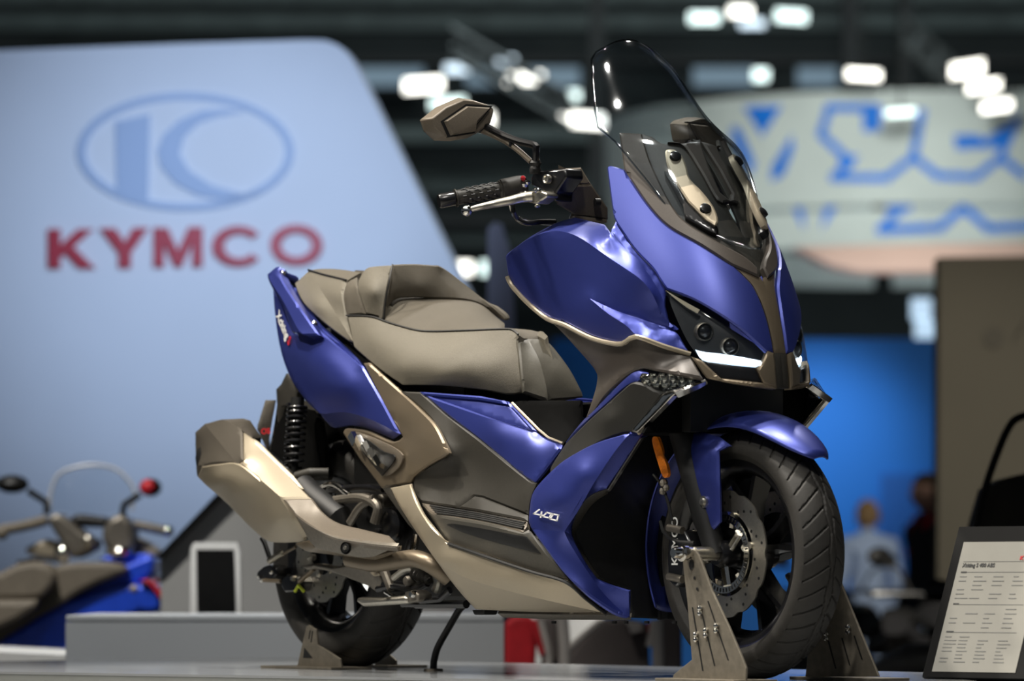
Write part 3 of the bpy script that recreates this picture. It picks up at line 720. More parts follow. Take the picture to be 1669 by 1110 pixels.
# fender: fork covers at the sides, an arched top between them
fc = S(g1((200, 120, .085), (210, 190, .098), (240, 250, .105), (290, 400, .110), (350, 560, .114), (362, 610, .114), (400, 780, .113), (440, 900, .110), (470, 930, .108))) \
   + L(g1((470, 930, .108), (500, 905, .108), (555, 840, .108), (553, 560, .108), (550, 268, .100)), 6) + S(g1((550, 268, .100), (600, 240, .092), (640, 225, .088))) \
   + L(g1((640, 225, .088), (560, 160, .090), (400, 110, .088), (200, 120, .085)), 6)
panel('fork_cover', SC, M['blue'], [(fc, g1((450, 250, .112), (460, 500, .116), (470, 760, .112)))], .005, .002)
bo = MB(); p = U(*g1((424, 678, .116))[0]); bo.lathe([(.001, -.006), (.007, -.006), (.009, -.002), (.013, -.002), (.013, .004)], p, (0, 1, 0), 16); bo.build('fork_cover_bolt', M['steel'], SC)
rows = []                                          # arched mudguard around the tyre, from behind the wheel over the top to the beak
for i in range(41):
    t = i/40; a = math.radians(205 - 164*t); beak = max(0, (t - .62)/.38); back = max(0, (.38 - t)/.38)
    r0 = RF + .026 + .012*beak**1.5 + .008*math.sin(t*PI)
    hwid = .082*max(.05, 1 - beak**3.2)**.5*(1 - .12*back); row = []
    for j in range(-8, 9):
        u = j/8; y = hwid*u*1.0; rr = r0 - .034*abs(u)**2.2*(hwid/.082)
        row.append((XF + rr*math.cos(a), y, RF + rr*math.sin(a)))
    rows.append(row)
#rows.append([(p[0]*.12 + .88*(rows[-1][8][0] + .012), p[1]*.12, p[2]*.12 + .88*(rows[-1][8][2] - .006)) for p in rows[-1]])
v = [p for r in rows for p in r]; n = 17
f = [[i*n + j, i*n + j + 1, (i+1)*n + j + 1, (i+1)*n + j] for i in range(len(rows)-1) for j in range(n-1)]
o = mesh_obj('front_fender', v, f, M['blue'], SC); sm = o.modifiers.new('thickness', 'SOLIDIFY'); sm.thickness = .004

# ---- nose: front cowl, stripe, headlights, chin (on the nose's own curved form)
cw_left = k2((135, 592)) + k3((577, 60), (592, 115), (640, 190), (690, 258), (770, 342), (800, 388), (835, 440))
hl_top = k3((835, 440), (960, 488), (1080, 556), (1200, 640), (1312, 742))
st_edge = k3((1350, 745), (1340, 680), (1310, 560), (1260, 440), (1210, 380), (1152, 326))
sc_edge = k2((700, 1031), (560, 942), (420, 862), (330, 770), (240, 640), (215, 598))
cw = S(nn(cw_left)) + S(nn(hl_top)) + L(nn([hl_top[-1], st_edge[0]])) + S(nn(st_edge)) + S(nn([st_edge[-1]] + sc_edge)) + S(nn([sc_edge[-1]] + k2((150, 580), (135, 592))))
def nose_bulge(px, py): return wn(px, py, .012*max(0, math.sin(min(1, max(0, (px - 985)/275))*PI)))
panel('front_cowl', SC, M['blue'], [cw], .006, .004, True, 7, nose_bulge)
ctr = k3((1283, 383), (1340, 480), (1372, 600), (1384, 745))
stp = S(nn(st_edge, -.004)) + L(nn([st_edge[-1], k3((1268, 380))[0], ctr[0]], -.004)) + S(nn(ctr, -.002)) + L(nn([ctr[-1], st_edge[0]], -.004))
panel('centre_stripe', SC, M['bronze'], [stp], .006, .001, True, 5, lambda x, y: wn(x, y, -.002))
# headlight: bezel bowl, clear cover, projector lenses and light strips
hl = S(nn(k4((312, 122), (420, 185), (560, 262), (700, 350), (820, 425), (932, 487)))) + L(nn(k4((932, 487), (890, 575), (862, 590)))) + S(nn(k4((862, 590), (760, 582), (650, 568), (540, 550)))) \
   + S(nn(k4((540, 550), (480, 480), (430, 400), (370, 270), (312, 122))))
panel('headlight_bezel', SC, M['bezel'], [hl], .006, .0, True, 6, lambda x, y: wn(x, y, -.035))
cov = panel('headlight_cover', SC, M['clear'], [hl], .002, .001, True, 6, lambda x, y: wn(x, y, .0))
led = S(nn(k4((492, 480), (545, 494), (640, 504), (760, 522), (895, 548)), -.022)) + L(nn(k4((895, 548), (888, 572), (860, 586)), -.022)) + S(nn(k4((860, 586), (740, 575), (640, 562), (535, 543), (492, 480)), -.022))
panel('led_strip', SC, M['led'], [led], .004, .001, True, 5, lambda x, y: wn(x, y, -.022))
ledl = S(nn(k4((510, 492), (620, 512), (760, 528), (890, 552)), -.02)) + L(nn(k4((890, 552), (884, 568)), -.02)) + S(nn(k4((884, 568), (760, 556), (630, 538), (528, 520)), -.02)) + L(nn(k4((528, 520), (510, 492)), -.02))
panel('led_core', SC, M['ledline'], [ledl], .004, .001, True, 5, lambda x, y: wn(x, y, -.019))
for cx, cy, rx in ((545, 372, .020), (700, 462, .020)):
    c = k4((cx, cy))[0]; p = U(c[0], c[1], wn(c[0], c[1], -.028)); ax_ = np.array([.9, -.35, -.05])
    for sg in (1, -1):
        q = p*np.array([1, sg, 1]); a = ax_*np.array([1, sg, 1])
        pl = MB().lathe([(rx, -.01), (rx, .006), (rx*.9, .010), (rx*.88, .006)], q, a, 28).build('projector_ring', M['alloy'], SC)
        MB().lathe([(.0005, .012), (rx*.4, .0105), (rx*.7, .006), (rx*.86, -.002)], q, a, 28).build('projector_lens', M['gloss'], pl)
trim = S(nn(k4((312, 122), (420, 185), (520, 240)), -.006)) + L(nn(k4((520, 240), (505, 262), (440, 225)), -.006)) + S(nn(k4((440, 225), (370, 172), (312, 122)), -.006))
panel('headlight_trim', SC, M['champagne'], [trim], .003, .0, True, 5, lambda x, y: wn(x, y, -.008))
# centre block between the lamps, chin and lower lip
cb_ = L(nn(k4((932, 487), (968, 500), (978, 560), (988, 712), (905, 682), (862, 590), (890, 575), (932, 487))))
panel('nose_block', SC, M['bronze'], [cb_], .02, .002, True, 5, lambda x, y: wn(x, y, .004))
cbk = L([(p[0], p[1], max(0, wn(p[0], p[1]))) for p in k4((968, 500), (1012, 500), (1024, 712), (988, 712), (978, 560), (968, 500))])
panel('nose_keel', SC, M['grey'], [cbk], .02, .001, True, 5, lambda x, y: wn(x, y, -.002))
chin = S(nn(k4((540, 550), (650, 568), (760, 582), (862, 590)))) + L(nn(k4((862, 590), (905, 682)))) + S(nn(k4((905, 682), (780, 668), (650, 655)))) + L(nn(k4((650, 655), (600, 610), (540, 550))))
panel('chin_glass', SC, M['gloss'], [chin], .006, .001, True, 6, lambda x, y: wn(x, y, -.006))
lip = L(nn(k4((465, 520), (530, 545), (600, 612), (650, 655)), .004)) + S(nn(k4((650, 655), (780, 668), (905, 682), (988, 700)), .004)) + L(nn(k4((988, 700), (985, 718)), .004)) + S(nn(k4((985, 718), (860, 704), (700, 680), (560, 652)), .004)) + L(nn(k4((560, 652), (530, 615), (465, 520)), .004))
panel('chin_lip', SC, M['bronze'], [lip], .02, .002, True, 5, lambda x, y: wn(x, y, .004))

def far_copy(name):                                # the far side tucks in a little behind the nose
    o = mirror_of(bpy.data.objects[name])
    for vx in o.data.vertices:
        k = min(1, max(0, (vx.co.x - .42)/.24)); vx.co.y *= 1 - .16*k*k*(3 - 2*k); vx.co.x -= .03*k*k
# ---- side lobe (knee shield) in blue with its ridges
RC = S(k3((112, 248, .270), (180, 203, .270), (260, 172, .264), (330, 166, .258), (420, 195, .254), (560, 290, .246), (700, 385, .234), (760, 450, .222), (800, 530, .202), (850, 600, .184)))
RRc = S(nn(k3((572, 172), (640, 250), (700, 300), (760, 385), (800, 450), (832, 520)), .012))
top_out = S(k3((66, 292, .262), (76, 268, .258), (180, 190, .236), (270, 140, .208), (330, 113, .188), (400, 95, .168)))
ridge = top_out + L(k3((400, 95, .168), (540, 128, .152)) + [tuple(RRc[0])]) + RRc + L([RRc[-1], k3((850, 600, .184))[0]]) \
      + RC[::-1] + L(k3((112, 248, .270), (66, 292, .262)))
valley = RRc + L([tuple(RRc[-1]), nn(k3((838, 445)), -.012)[0]]) \
       + S(nn([(p[0] + 1.5, p[1]) for p in cw_left[::-1][:-2]], -.012)) + L([nn([(cw_left[2][0] + 1.5, cw_left[2][1])], -.012)[0], tuple(RRc[0])])
LB1 = S(k3((470, 486, .252), (600, 545, .236), (740, 592, .212), (880, 640, .174)))
LB2 = S(k3((470, 486, .252), (560, 560, .256), (640, 612, .256), (692, 662, .252)))
mid = RC + L(k3((850, 600, .186), (880, 640, .178))) + LB1[::-1] + LB2 + S(k3((692, 662, .252), (640, 690, .242), (600, 698, .240), (480, 668, .238), (350, 604, .238), (270, 578, .238), (180, 508, .240), (90, 410, .250), (66, 292, .262))) + L(k3((66, 292, .262), (112, 248, .270)))
low = LB1 + L(k3((880, 640, .178), (950, 745, .160))) + S(k3((950, 745, .160), (820, 705, .212), (692, 662, .252))) + LB2[::-1]
panel('knee_shield', SC, M['blue'], [(ridge, []), (valley, 0.0), (mid, .002), (low, 0.0)], .006, .003, False)
far_copy('knee_shield')
# bronze edge line under the lobe and the moulded inner fairing below it
el = P(S(k3((78, 380, .256), (100, 425, .250), (180, 512, .244), (270, 584, .242), (350, 612, .242), (480, 676, .242), (600, 704, .244), (640, 694, .246), (692, 668, .252), (820, 712, .212), (950, 752, .162)), 8))
MB().tube(el, .0055, 8).build('lobe_edge_trim', M['champagne'], SC)
inf_top = S(k3((270, 588, .230), (350, 616, .232), (480, 680, .234), (600, 708, .236), (692, 672, .244), (820, 716, .208), (950, 758, .162)))
inf = inf_top + L(k3((950, 758, .162), (1010, 865, .165))) + S(k3((1010, 865, .165), (900, 845, .200), (780, 828, .222), (720, 818, .230), (660, 840, .234), (590, 890, .230), (530, 950, .224), (470, 1040, .216), (442, 1070, .212))) \
    + S(k3((442, 1070, .212), (480, 960, .20), (500, 880, .19), (490, 828, .19), (400, 722, .215), (330, 645, .225), (270, 588, .230)))
panel('inner_fairing', SC, M['darkbronze'], [(inf, k3((560, 780, .222), (700, 740, .236), (850, 790, .200)))], .006, .003, False)
far_copy('inner_fairing')
# blue inner strip and dark leg panel below the indicator
bs = S(e5((480, 1073, .205), (560, 980, .212), (720, 830, .220), (880, 690, .228), (1020, 560, .234), (1110, 500, .236), (1180, 480, .236))) + L(e5((1180, 480, .236), (1290, 400, .222), (1200, 370, .226))) \
   + S(e5((1200, 370, .226), (1130, 395, .230), (1020, 490, .226), (900, 610, .218), (720, 790, .208), (600, 920, .204), (480, 1073, .205)))
panel('inner_blue_strip', SC, M['blue'], [bs], .006, .002, True, 5)
lp = S(e5((480, 1085, .218), (710, 860, .230), (900, 690, .238), (1030, 575, .243), (1110, 508, .245), (1160, 495, .245))) + S(e5((1160, 495, .245), (1260, 520, .238), (1340, 570, .230), (1440, 598, .220))) \
   + L(e5((1440, 598, .220), (1280, 800, .224), (1130, 985, .228), (1050, 990, .232))) + S(e5((1050, 990, .232), (900, 1040, .240), (780, 1100, .244), (600, 1240, .246), (480, 1380, .244))) \
   + S(e5((480, 1380, .244), (360, 1390, .236), (330, 1330, .226), (480, 1085, .218)))
panel('leg_panel', SC, M['anthracite'], [(lp, e5((900, 850, .246)))], .006, .003)
# chrome daytime strip framing the lower nose
ds = L(k4((95, 972, .232), (300, 738, .222), (340, 726, .220), (552, 655, .150), (560, 668, .150), (372, 742, .222), (138, 980, .232), (95, 972, .232)))
panel('light_frame_strip', SC, M['chrome'], [ds], .012, .002, True, 5)
ds2 = P(L(k4((150, 985, .218), (378, 752, .210), (560, 678, .142)), 12)); MB().tube(ds2, .0045, 8).build('light_frame_lip', M['champagne'], SC); 
mirror_of(bpy.data.objects['light_frame_lip'])
# front indicator: clear faceted lens with reflector cells
io = S(k4((132, 668, .238), (165, 640, .234), (250, 620, .222), (330, 616, .206), (420, 625, .186), (548, 648, .150))) + L(k4((548, 648, .150), (340, 726, .221))) + S(k4((340, 726, .221), (310, 732, .226), (230, 702, .234), (132, 668, .238)))
panel('indicator_body', SC, M['black'], [[(p[0], p[1], p[2] - .014) for p in io]], .004, .0, True, 5)
panel('indicator_lens', SC, M['clear'], [(io, [])], .003, .001, True, 5)
fio = tps([tuple(p) for p in io])
for i in range(6):
    for j in range(2):
        x = 185 + i*52 + j*18; y = 650 + j*32 + (i > 3)*4
        c = k4((x, y))[0]; ww = float(fio([(c[0], c[1])])[0]) - .002; p = U(c[0], c[1], ww)
        MB().lathe([(.0005, -.006), (.008, -.003), (.0105, .003)], p, (.75, -.6, .1), 6).build('reflector_cell', M['chrome'], SC, False)

# ---- front leg shield (blue) with the number
CR = S(k7((1122, 233, .238), (1060, 310, .250), (980, 430, .262), (905, 560, .268), (862, 625, .266), (845, 652, .264)))
CR2 = S(k7((845, 652, .264), (870, 705, .248), (930, 800, .222), (1000, 900, .190), (1060, 965, .164), (1122, 1018, .142)))
A = S(k7((690, 560, .268), (702, 490, .262), (745, 430, .258), (830, 350, .255), (920, 295, .250), (1000, 260, .246), (1098, 231, .240))) + L(k7((1098, 231, .240), (1122, 233, .238))) + CR + L(k7((845, 652, .264), (760, 645, .268), (700, 640, .270))) + S(k7((700, 640, .270), (688, 610, .270), (690, 560, .268)))
B = L(k7((700, 640, .270), (760, 645, .268), (845, 652, .264))) + CR2 + S(k7((1122, 1018, .142), (1060, 995, .172), (950, 922, .222), (850, 836, .254), (760, 722, .272), (700, 640, .270)))
Cc = CR[::-1] + L(k7((1122, 233, .238), (1186, 233, .205))) + L(k7((1186, 233, .205), (1110, 350, .218), (1030, 470, .230))) + S(k7((1030, 470, .230), (960, 500, .240), (910, 560, .245), (882, 640, .242), (892, 688, .235), (940, 780, .212), (990, 852, .190))) \
   + S(k7((990, 852, .190), (1050, 880, .170), (1128, 905, .145))) + L(k7((1128, 905, .145), (1132, 1022, .132), (1122, 1018, .142))) + CR2[::-1]
panel('leg_shield', SC, M['blue'], [(A, k7((800, 500, .280), (920, 400, .274))), (B, []), Cc], .006, .003)
# 400 lettering on the leg shield
def strokes(name, polys, w0, mt, parent, t=.0012):
    m = MB()
    for pl in polys:
        p3 = P([(x, y, w0) for x, y in pl]); m.prism(p3, (0, .002, 0))
    return m.build(name, mt, parent, False)
def seg(x0, y0, x1, y1, wd):
    d = np.array([x1-x0, y1-y0], float); l = np.hypot(*d); d /= l; nrm = np.array([-d[1], d[0]])*wd/2
    a = np.array([x0, y0]) - d*wd*.3; b = np.array([x1, y1]) + d*wd*.3
    return [tuple(a+nrm), tuple(b+nrm), tuple(b-nrm), tuple(a-nrm)]
def c7(l): return [tuple(q[:2]) for q in k7(*l)]
dig = []
for pts in ([(735, 557), (712, 574), (752, 582)], [(746, 566), (742, 590)],
            [(768, 569), (788, 574), (779, 592), (752, 586), (768, 569)], [(796, 576), (818, 580), (812, 604), (783, 597), (796, 576)]):
    q = c7(pts); dig += [seg(*q[i], *q[i+1], 2.0) for i in range(len(q)-1)]
strokes('number_lettering', dig, .2815, M['white'], SC)
# black inner nose: radiator panel, undertray, lower cowl
ri_ = L(k7((1040, 470), (1180, 250), (1330, 200), (1330, 1030), (1132, 1022), (1128, 905), (990, 852), (892, 688), (890, 620), (950, 505), (1040, 470)))
panel('radiator_cover', SC, M['black'], [[(p[0], p[1], .10) for p in ri_]], .008, .003, True, 12, lambda x, y: float(-UX(x, y, .44 + .00030*(x - 940))[1]))
gi = S(k7((882, 640, .238), (910, 560, .240), (960, 500, .236), (1030, 470, .226))) + L(k7((1030, 470, .226), (1034, 490, .205))) + S(k7((1034, 490, .205), (975, 530, .212), (932, 585, .214), (908, 640, .212), (918, 690, .205), (955, 775, .185), (998, 842, .165))) + L(k7((998, 842, .165), (990, 852, .186))) + S(k7((990, 852, .186), (940, 780, .208), (892, 688, .231), (882, 640, .238)))
panel('shield_inner_lip', SC, M['grey'], [gi], .01, .002, True, 5)
und = L(k7((556, 1004, .17), (800, 1010, .17), (1030, 1012, .165), (1132, 1022, .132), (1130, 1034, .12), (800, 1032, .15), (580, 1022, .16), (556, 1004, .17)))
panel('undertray', SC, M['alloy'], [und], .01, .001, True, 6)
cx = L([(1060, 615, .1), (1200, 645, .1), (1330, 640, .1), (1310, 700, .1), (1180, 700, .1), (1060, 700, .1)])
nu = L([(1150, 622), (1270, 634), (1318, 628), (1336, 648), (1306, 700), (1180, 706), (1050, 706), (1090, 640), (1150, 622)])
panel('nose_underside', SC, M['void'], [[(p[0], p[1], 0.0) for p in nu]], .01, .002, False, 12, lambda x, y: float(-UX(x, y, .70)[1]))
m = MB(); m.box((.60, 0, .60), (.26, .26, .12)); m.box((.50, 0, .72), (.16, .20, .25)); m.box((.37, 0, .30), (.10, .28, .30)); m.build('inner_nose_core', M['black'], SC)

# ---- cockpit panel behind the screen, brackets, screen
ck = L(nn(k2((192, 432), (294, 436), (345, 452)), -.03)) + S(nn(k2((345, 452), (385, 480), (480, 482)), -.03)) + L(nn(k2((480, 482), (560, 462)), -.03)) + S(nn(k2((560, 462), (600, 580), (650, 700), (720, 840), (790, 960), (828, 1086)), -.03)) \
   + L(nn(k2((828, 1086), (700, 1030)), -.01)) + S(nn(k2((700, 1030), (560, 940), (420, 860), (330, 770), (240, 640), (214, 598)), -.008)) + L(nn(k2((214, 598), (192, 432)), -.02))
panel('cockpit_panel', SC, M['grey'], [ck], .006, .002, True, 7, lambda x, y: wn(x, y, -.012))
ck2 = L(nn(k2((192, 432), (294, 436)))) + S(nn(k2((294, 436), (340, 580), (430, 760), (500, 840), (640, 925), (760, 990), (818, 1040)))) + L(nn(k2((818, 1040), (828, 1086), (700, 1030)))) + S(nn(k2((700, 1030), (560, 940), (420, 860), (330, 770), (240, 640), (214, 598)))) + L(nn(k2((214, 598), (192, 432))))
panel('screen_surround', SC, M['darkbronze'], [ck2], .012, .003, True, 6, lambda x, y: wn(x, y, .004))
rib = S(nn(k2((395, 470), (480, 484), (560, 600), (640, 735), (700, 740)))) + L(nn(k2((700, 740), (650, 700), (600, 590), (560, 470)))) + L(nn(k2((560, 470), (480, 478), (395, 470))))
panel('cockpit_rib', SC, M['darkbronze'], [rib], .01, .003, True, 6, lambda x, y: wn(x, y, .000))
dk = L(nn(k2((395, 605), (425, 610), (500, 745), (610, 830), (638, 860), (632, 888), (590, 872), (490, 815), (480, 760)), .008))
panel('bracket_base', SC, M['gloss'], [dk + [dk[0]]], .016, .002, True, 5, lambda x, y: wn(x, y, .010))
bk = S(nn(k2((400, 520), (408, 508), (440, 508), (475, 535), (498, 590), (512, 640), (560, 690), (605, 745), (632, 795), (640, 835), (625, 850)), .016)) + L(nn(k2((625, 850), (585, 825), (505, 745)), .016)) + S(nn(k2((505, 745), (450, 660), (410, 580), (400, 520)), .016))
panel('screen_bracket', SC, M['champagne'], [bk], .012, .002, True, 5, lambda x, y: wn(x, y, .020))
for (x, y) in ((447, 538), (583, 774)):
    c = k2((x, y))[0]; p = U(c[0], c[1], wn(c[0], c[1], .024))
    for sg in (1, -1):
        MB().lathe([(.0005, .004), (.008, .004), (.0125, .002), (.0125, -.006)], p*np.array([1, sg, 1]), (.72, -.25*sg, .62), 20).build('bracket_bolt', M['gloss'], SC)
rowsL = [((977, 84), .085), ((969, 96), .112), ((970, 120), .128), ((973, 160), .148), ((975, 182), .160), ((980, 207), .176), ((1008, 230), .176), ((1034, 262), .166), ((1062, 296), .150), ((1092, 336), .132), ((1125, 366), .105), ((1165, 386), .070), ((1205, 399), .036), ((1230, 405), .010)]
v = []; n = 21
for i, ((px, py), W) in enumerate(rowsL):
    p = U(px, py, W); b = 3.4 if i > 5 else 3.4 - .10*(5 - i)
    for j in range(n):
        u = -1 + 2*j/(n-1); y = W*u
        lift = (.032*(1 - u*u) if i == 0 else .026*(1 - u*u) if i == 1 else .014*(1-u*u) if i == 2 else 0)
        v.append((p[0] + b*(W*W - y*y) + .012*(1 - abs(u)**6) - .012 - lift*.55, y, p[2] + lift - (.0 if i < 6 else .0)))
f = [[i*n + j, i*n + j + 1, (i+1)*n + j + 1, (i+1)*n + j] for i in range(len(rowsL)-1) for j in range(n-1)]
ws = mesh_obj('windscreen', v, f, M['screen'], SC, True, 80)
sd = ws.modifiers.new('smooth', 'SUBSURF'); sd.levels = sd.render_levels = 2; sd.boundary_smooth = 'PRESERVE_CORNERS'
sm = ws.modifiers.new('thickness', 'SOLIDIFY'); sm.thickness = .005; sm.offset = 0
rim = [v[j] for j in range(n)] + [v[i*n + n - 1] for i in range(1, len(rowsL))] + [v[(len(rowsL)-1)*n + j] for j in range(n-2, -1, -1)] + [v[i*n] for i in range(len(rowsL)-2, -1, -1)]
MB().tube(rim, .0022, 6, False).build('windscreen_edge', M['screenedge'], ws)

# ---- handlebar, grip, lever, mirrors
def both(o): mirror_of(o); return o
ge, gi_ = U(715, 328, .400), U(846, 303, .225); gd = gi_ - ge
def gp(t): return ge + gd*t
both(MB().tube([gp(0), gp(.02), gp(.19), gp(.2)], [.0145, .0165, .0165, .014], 24).build('bar_end_weight', M['gloss'], SC))
g_ = both(MB().tube([gp(.2), gp(.205), gp(.22), gp(.23), gp(.74), gp(.76), gp(.77)], [.014, .0205, .0205, .0172, .0178, .0205, .0205], 24).build('grip', M['grey'], SC))
m = MB()
for k in range(9):
    t = .28 + .05*k
    for a in (0, 1, 2, 3, 4, 5):
        th = a*PI/3 + (k % 2)*PI/6; gn = np.array([0.06, 0, 1.0])
        ax_ = gd/np.linalg.norm(gd); N = np.cross(ax_, (0, 0, 1)); N /= np.linalg.norm(N); B = np.cross(ax_, N)
        c = math.cos(th)*N + math.sin(th)*B
        m.tube([gp(t) + c*.0175, gp(t + .04) + c*.0185, gp(t + .07) + (math.cos(th + .3)*N + math.sin(th + .3)*B)*.0178], .0018, 5)
both(m.build('grip_ridges', M['black'], g_))
sw = both(MB().tube([gp(.77), gp(.78), gp(1.0), gp(1.08)], [.020, .0225, .0235, .021], 24).build('switch_housing', M['grey'], SC))
for (x, y, r) in ((600, 752, .007), (630, 762, .008), (640, 785, .009), (655, 775, .006)): MB().ball(U(*k1((x, y, .225))[0]), r, 8).build('switch_button', M['chrome'], sw)
MB().ball(U(*k1((628, 752, .232))[0]), .006, 8).build('stop_switch', M['red'], sw)
lv = [U(*p) for p in S(k1((352, 918, .375), (400, 905, .362), (470, 890, .335), (560, 872, .305), (630, 855, .278), (680, 850, .262)), 5)]
both(MB().tube(lv, list(np.linspace(.0062, .0125, len(lv))), 14).build('brake_lever', M['steel'], SC))
both(MB().ball(U(*k1((330, 925, .383))[0]), .0125, 16).build('lever_ball', M['chrome'], SC))
m = MB(); m.prism(P(k1((640, 830, .268), (690, 815, .268), (750, 828, .262), (755, 850, .262), (700, 890, .266), (650, 880, .268))), (0, .035, 0)); both(m.build('lever_clamp', M['steel'], SC, True, 32, .004))
for (x, y, w0, r) in ((700, 818, .27, .010), (632, 834, .272, .010), (705, 900, .268, .007)): MB().ball(U(*k1((x, y, w0))[0]), r, 10, (1, 1, .6)).build('lever_bolt', M['chrome'], SC)
mc = MB(); mc.prism(P(k1((690, 715, .245), (850, 700, .232), (860, 745, .232), (800, 830, .236), (800, 880, .236), (720, 810, .242), (668, 790, .246), (670, 740, .246))), (0, .05, 0)); both(mc.build('master_cylinder', M['gloss'], SC, True, 32, .005))
p = U(*k1((755, 758, .247))[0])
MB().lathe([(.0005, -.001), (.006, -.001), (.008, -.004), (.0105, -.004), (.0105, .006)], p, (0, 1, 0), 20).build('reservoir_cap', M['steel'], SC)
hc1 = L(k1((815, 780, .212), (855, 700, .205), (940, 695, .165), (995, 785, .140), (860, 785, .205), (855, 792, .207), (815, 780, .212)))
hc2 = L(k1((860, 792, .208), (995, 787, .140), (1082, 915, .085), (1082, 975, .08), (905, 950, .16), (810, 895, .208), (860, 792, .208)))
panel('handlebar_cover', SC, M['taupe'], [hc1, hc2], .05, .003, True, 5)
p = k1((1015, 880))[0]; both(MB().lathe([(.0005, -.002), (.009, -.002), (.009, .01)], U(p[0], p[1], .128), (.3, 1, 0), 16).build('cover_plug', M['black'], SC))
m = MB(); m.tube(P(S(k1((575, 890, .29), (578, 930, .29), (600, 970, .27), (650, 992, .25), (720, 985, .22), (800, 985, .18)), 6)), .006, 10); both(m.build('brake_hose', M['gloss'], SC))
m = MB(); m.tube(P(S(k1((560, 895, .285), (580, 945, .275), (640, 975, .25), (740, 995, .2), (830, 1000, .17)), 6)), .0035, 8); m.build('throttle_cable', M['chrome'], SC)
cvr = L(k1((880, 958, .165), (905, 952, .16), (1075, 970, .085), (1075, 988, .085), (990, 985, .125), (880, 962, .165)))
panel('dash_side_cover', SC, M['taupe'], [cvr], .03, .001, True, 5)
# mirror
MI = dict(a=(90, 440), b=(175, 372), c=(285, 325), d=(345, 332), e=(440, 362), f_=(468, 385), g=(462, 420), h=(448, 470), i=(400, 505), j=(330, 540), k=(250, 553), l=(165, 550), m=(110, 500))
mo = [MI[q] for q in 'a b c d e f_ g h i j k l m'.split()]
def mw(x, y): return .430 - (x - 90)*.00045
mir = k1(*[(x, y, mw(x, y)) for x, y in mo])
ctrp = k1((205, 450), (300, 375), (420, 385), (365, 455), (330, 500), (215, 535))
def mfront(x, y):
    q = ((x - 660)*3, 0)
    return 0
m3 = [U(*p) for p in mir]; cen = sum(m3)/len(m3); nfw = np.array([.97, -.24, .0])
bulge = [U(p[0], p[1], mw((p[0]-660)*3.265, 0)) + nfw*.055 for p in ctrp]
n = len(m3); kx = len(bulge)
ring2 = [np.array(q)*.86 + cen*.14 + nfw*.030 for q in m3]
back = [np.array(q) - nfw*.012 for q in m3]
vv = m3 + ring2 + back; ff = [[i, (i+1) % n, n + (i+1) % n, n + i] for i in range(n)] + [[i, 2*n + i, 2*n + (i+1) % n, (i+1) % n] for i in range(n)] + [[n + i for i in range(n)]]
mh = MB().add(vv, ff).build('mirror_housing', M['taupe'], SC, True, 30, .003); mirror_of(mh)
# raised arrow shape on the back of the housing, with a dark groove round it
def onm(p, d): return U(p[0], p[1], mw((p[0]-660)*3.265, 0)) + nfw*d
gr_ = [onm(p, .0) for p in k1((165, 455), (285, 352), (430, 378), (440, 385), (300, 368), (185, 458), (210, 520), (300, 538), (215, 532))]
ar = k1((180, 458), (300, 376), (425, 384), (372, 450), (330, 500), (345, 512), (215, 533))
base = [onm(p, .0) for p in ar]; cA = sum(base)/len(base)
scv = [np.array(b) + nfw*.030 for b in base]; tp = [cA + (np.array(b) - cA)*.90 + nfw*.040 for b in base]; kq = len(ar)
apx = onm(k1((345, 455))[0], .046)
mm = MB().add(scv + tp + [apx], [[i, (i+1) % kq, kq + (i+1) % kq, kq + i] for i in range(kq)] + [[kq + i, kq + (i+1) % kq, 2*kq] for i in range(kq)])
o = mm.build('mirror_shell_ridge', M['taupe'], mh, True, 20); 
q_ = MB().add([cA + (np.array(b) - cA)*1.13 + nfw*.0305 for b in base] + [cA + (np.array(b) - cA)*1.13 + nfw*.02 for b in base], [list(range(kq))] + [[i, (i+1) % kq, kq + (i+1) % kq, kq + i] for i in range(kq)])
o2 = q_.build('mirror_groove', M['black'], mh, False)
for src in (o, o2):
    me = src.data.copy(); me.transform(Matrix.Scale(-1, 4, (0, 1, 0))); me.flip_normals(); link(bpy.data.objects.new(src.name, me), mh)
gl_ = MB().add([np.array(q) - nfw*.0125 for q in m3], [list(range(n))]).build('mirror_glass', M['chrome'], mh, False)
arm1 = P(S(k1((375, 455, .300), (400, 462, .296), (500, 515, .284), (600, 555, .272), (690, 578, .259), (697, 600, .258), (695, 660, .254)), 5))
arm2 = P(S(k1((380, 490, .300), (450, 515, .291), (540, 560, .278), (610, 610, .268), (670, 665, .258)), 5))
both(MB().tube(arm1, [.0085]*len(arm1), 10).build('mirror_arm', M['gloss'], SC)); both(MB().tube(arm2, [.0065]*len(arm2), 10).build('mirror_arm', M['taupe'], SC))
both(MB().tube(P(k1((568, 545, .276), (565, 585, .276))), .006, 8).build('mirror_arm_web', M['gloss'], SC))
both(MB().ball(U(*k1((400, 478, .300))[0]), .015, 14, (.9, .9, 1)).build('mirror_joint', M['black'], SC))
bt = P(k1((695, 655, .252), (695, 672, .252), (693, 690, .252), (693, 705, .252), (692, 730, .252)))
both(MB().tube(bt, [.010, .0135, .011, .0135, .012], 16).build('mirror_boot', M['black'], SC))

